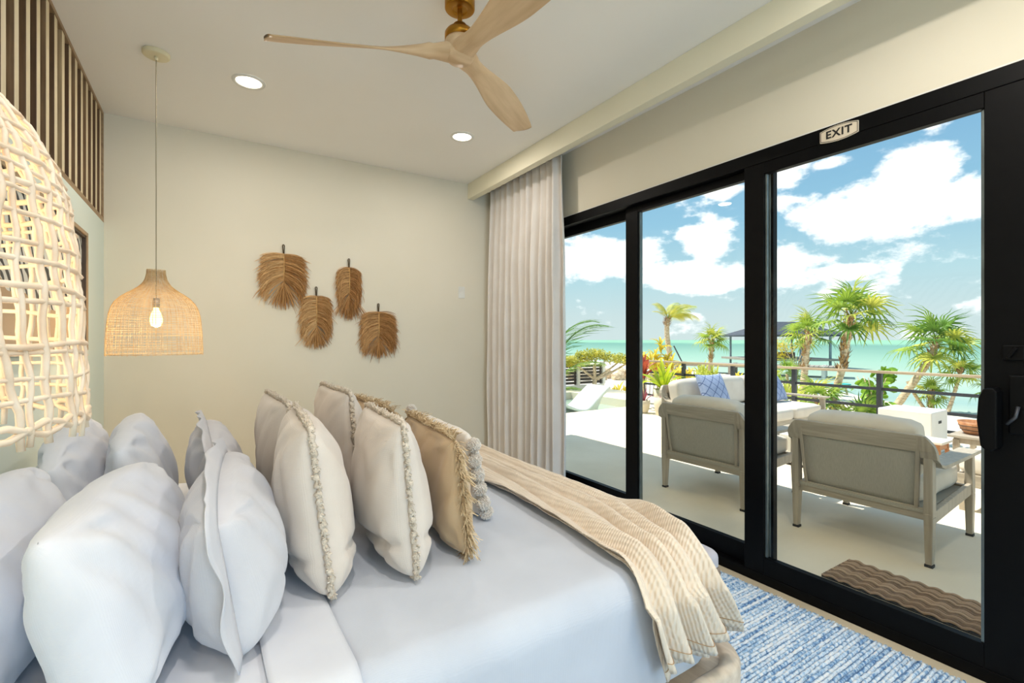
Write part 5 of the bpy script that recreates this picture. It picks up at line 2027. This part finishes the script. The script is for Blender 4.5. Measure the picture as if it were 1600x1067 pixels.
def rosette(parent, meshes, n, z, seed, s0=1.0, spread=0.03, rise=0.0):
    rnd = random.Random(seed)
    for i in range(n):
        a = i * 2.39996
        o = link('leaf', meshes[min(2, i * 3 // n)], parent, loc=(spread * math.cos(a), spread * math.sin(a), z + rise * (1 - i / n)), rot=(0, rnd.uniform(-0.15, 0.15), a))
        o.scale = [s0 * rnd.uniform(0.82, 1.12)] * 3


def planter(loc, r, h_, label, m_=m_pot):
    t = thing('planter', label, 'planter', loc, group='cream planters at the terrace corner')
    MB().lathe([(0.001, 0.0), (r * 0.62, 0.0), (r * 0.80, h_ * 0.25), (r * 0.95, h_ * 0.6), (r, h_), (r * 0.9, h_), (r * 0.86, h_ * 0.88), (0.001, h_ * 0.88)], 28).build('pot', m_, t, smooth=True)
    MB().lathe([(r * 0.86, h_ * 0.885), (0.001, h_ * 0.90)], 24).build('soil', m_soil, t)
    return t


p1 = planter((6.88, 6.24, 0), 0.125, 0.24, 'small cream planter holding purple spiky leaves')
rosette(p1, LF_PUR, 12, 0.21, 1)
p2 = planter((6.93, 5.86, 0), 0.135, 0.33, 'cream planter nearest the sofa arm with a few sprigs')
rosette(p2, LF_PUR, 4, 0.29, 2, 0.6)
p3 = planter((7.40, 6.20, 0), 0.20, 0.42, 'wide cream planter holding a lime bromeliad')
rosette(p3, LF_LIME, 22, 0.38, 3, 1.0)
ti = thing('ti_plant', 'red-leaved ti plant standing behind the small planters', 'plant', (7.33, 6.66, 0))
MB().tube([(0, 0, 0), (0.02, 0, 0.35), (0, 0, 0.68)], 0.014, 6).build('stem', m_trunk, ti, smooth=True)
rosette(ti, LF_RED, 14, 0.58, 4, 0.95, 0.015, 0.12)
MB().lathe([(0.001, 0), (0.08, 0), (0.11, 0.16), (0.10, 0.16), (0.001, 0.14)], 20).build('pot', m_pot, ti, smooth=True)


def croton(loc, h_, n, seed, label, meshes=None, s=1.0):
    t = thing('croton_bush', label, 'shrub', loc, group='yellow croton bushes')
    rnd = random.Random(seed)
    for j in range(n):
        a = j * 2.4
        rr = 0.32 * s * math.sqrt(j / n)
        hh = h_ * rnd.uniform(0.75, 1.0) * (1 - 0.3 * rr)
        q = (rr * math.cos(a), rr * math.sin(a))
        MB().tube([(0, 0, 0), (q[0] * 0.6, q[1] * 0.6, hh * 0.5), (q[0], q[1], hh)], [0.02, 0.014, 0.008], 5).build('stem', m_trunk, t, smooth=True)
        for i in range(13):
            aa = i * 2.4
            o = link('leaf', (meshes or LF_YEL)[i % 3], t, loc=(q[0], q[1], hh - 0.22 * s * i / 13), rot=(0, rnd.uniform(-0.2, 0.2), aa))
            o.scale = [s * rnd.uniform(0.8, 1.15)] * 3


croton((9.25, 8.3, -0.8), 1.98, 7, 1, 'tall yellow croton bush behind the red ti plant')
croton((10.1, 8.55, -0.8), 2.05, 6, 2, 'yellow croton with a tuft above the lime bromeliad')
croton((9.6, 9.55, -0.8), 0.75, 7, 3, 'low yellow croton between pool lounger and door stile')
croton((15.5, 11.3, -0.8), 0.75, 5, 4, 'small yellow-green shrub behind the sofa back', LF_GRN, 1.2)
croton((16.6, 10.4, -0.85), 0.8, 5, 5, 'low yellow shrub on the sand near the dock', None, 1.0)
croton((17.5, 12.5, -0.85), 0.85, 6, 6, 'bushy green shrub below the fan palm near the dock', LF_GRN, 1.6)
croton((18.3, 14.3, -0.85), 0.75, 6, 7, 'yellow shrub at the foot of the coconut palm', None, 1.4)
croton((9.2, 4.15, -0.8), 0.75, 4, 8, 'green spiky shrub behind the sofa right arm', LF_GRN, 1.0)
croton((15.5, 8.0, -0.85), 0.6, 5, 9, 'low yellow shrub beside the hut-side palm trunk', LF_GRN, 1.1)

# boulders beyond the tree
rnd = random.Random(12)
for i in range(14):
    b = bmesh.new()
    bmesh.ops.create_icosphere(b, subdivisions=2, radius=1)
    for v in b.verts:
        v.co *= 1 + 0.3 * noise.noise(v.co * 1.4 + Vector((i * 5, 0, 0)))
    me = bpy.data.meshes.new('boulder')
    b.to_mesh(me)
    b.free()
    me.materials.append(m_rock)
    x = 17.0 + (i % 7) * 0.95 + rnd.uniform(-0.05, 0.05)
    o = link('boulder', me, loc=(x, 19.6 - (x - 17) * 0.35 + (i // 7) * 0.95, -0.70 + (i // 7) * 0.14))
    o.scale = (rnd.uniform(0.34, 0.44), rnd.uniform(0.34, 0.44), rnd.uniform(0.28, 0.42))
    tag(o, 'tan coral boulder in the rock pile beyond the flat-topped tree', 'rock', 'coral boulders by the shore')

# beach lounger with turquoise canvas
bl2 = thing('beach_lounger', 'turquoise canvas beach lounger on the sand', 'lounger', (21.4, 9.55, -0.85))
MB().bar((-0.7, 0.4, 0.28), (0.6, -0.4, 0.42), 0.6, 0.05).build('canvas', m_turq, bl2, bevel=0.01)
for a, b in (((-0.5, 0.5, 0.0), (-0.45, 0.28, 0.28)), ((-0.7, 0.2, 0.0), (-0.6, 0.15, 0.28)), ((0.5, -0.1, 0.0), (0.45, -0.2, 0.36)), ((0.35, -0.55, 0.0), (0.4, -0.45, 0.36))):
    MB().bar(a, b, 0.05, 0.05).build('leg', m_trunk, bl2)

# dock and hut
dk = thing('dock', 'long timber dock on posts running out over the water', 'dock', (0, 0, -0.32))
A, B = Vector((28.0, 27.0, 0)), Vector((33.5, 13.8, 0))
dr = (B - A).normalized()
nrm = Vector((-dr.y, dr.x, 0))
MB().bar(A + Vector((0, 0, -0.10)), B + Vector((0, 0, -0.10)), 2.0, 0.14).build('deck_beam', m_dock, dk)
npl = 56
pm_ = MB().bar(Vector((0, 0, 0)) - nrm * 1.1, nrm * 1.1, 0.22, 0.05)
pmo = pm_.build('deck_plank', m_dock, dk)
for i in range(npl):
    q = A.lerp(B, (i + 0.5) / npl)
    if i == 0:
        pmo.location = q
    else:
        link('deck_plank', pmo.data, dk, loc=q)
for i in range(8):
    q = A.lerp(B, (i + 0.3) / 8)
    for s in (-1, 1):
        MB().bar(q + nrm * 0.95 * s + Vector((0, 0, -1.2)), q + nrm * 0.95 * s + Vector((0, 0, 0.06)), 0.2, 0.2).build('pile', m_white_ext if i % 2 else m_dock, dk)

ht = thing('hut', 'open seaside hut with a dark hipped roof on posts over the water', 'hut', (42.6, 22.7, -0.25), R(-32.4))
W2, D2 = 4.05, 3.0
rf = MB()
e, rd = W2 + 0.0, 1.05
rf.add([(-e, -D2, 2.05), (e, -D2, 2.05), (e, D2, 2.05), (-e, D2, 2.05), (-rd, 0, 3.22), (rd, 0, 3.22)], [(0, 1, 5, 4), (1, 2, 5), (2, 3, 4, 5), (3, 0, 4), (0, 3, 2, 1)])
rfo = rf.build('roof', m_roofing, ht)
MB().box(-e, e, -D2, D2, 1.92, 2.05).build('fascia', m_roofing, ht)
for sx_ in (-0.82, 0.0, 0.6, 0.98):
    for sy_ in (-0.9, 0.9):
        MB().box(sx_ * W2 - 0.07 - (0.6 if sx_ > 0.9 else 0), sx_ * W2 + 0.07 - (0.6 if sx_ > 0.9 else 0), sy_ * D2 - 0.07, sy_ * D2 + 0.07, -0.9, 1.92).build('post', mat('hut_post', (140, 156, 164), rough=0.6), ht)
MB().box(-W2, W2 * 0.75, -D2, D2, -0.12, 0.06).build('hut_floor', m_dock, ht)
MB().box(-1.4, 0.6, -0.9, 0.2, 0.06, 0.55).build('hut_bench', mat('hut_bench', (150, 120, 104), rough=0.8), ht)
cz = thing('casuarina_bush', 'wispy yellow-green shrub in front of the hut', 'shrub', (30.5, 15.4, -0.95))
for i in range(7):
    a = i * 0.9
    MB().tube(smooth_poly3([(0, 0, 0), (0.25 * math.cos(a), 0.25 * math.sin(a), 0.9), (0.8 * math.cos(a), 0.8 * math.sin(a), 1.7 + 0.5 * math.sin(i))], 8), [0.05 - 0.004 * j for j in range(9)], 5).build('stem', m_trunk, cz, smooth=True)
leaf_cloud(cz, 'foliage', m_yellow, [(-0.5, 0.5, 1.9, 0.8, 0.7, 0.5), (0.4, -0.3, 2.1, 0.7, 0.6, 0.45), (-0.7, 0.6, 1.2, 0.5, 0.5, 0.4)], 700, 0.16, 3)
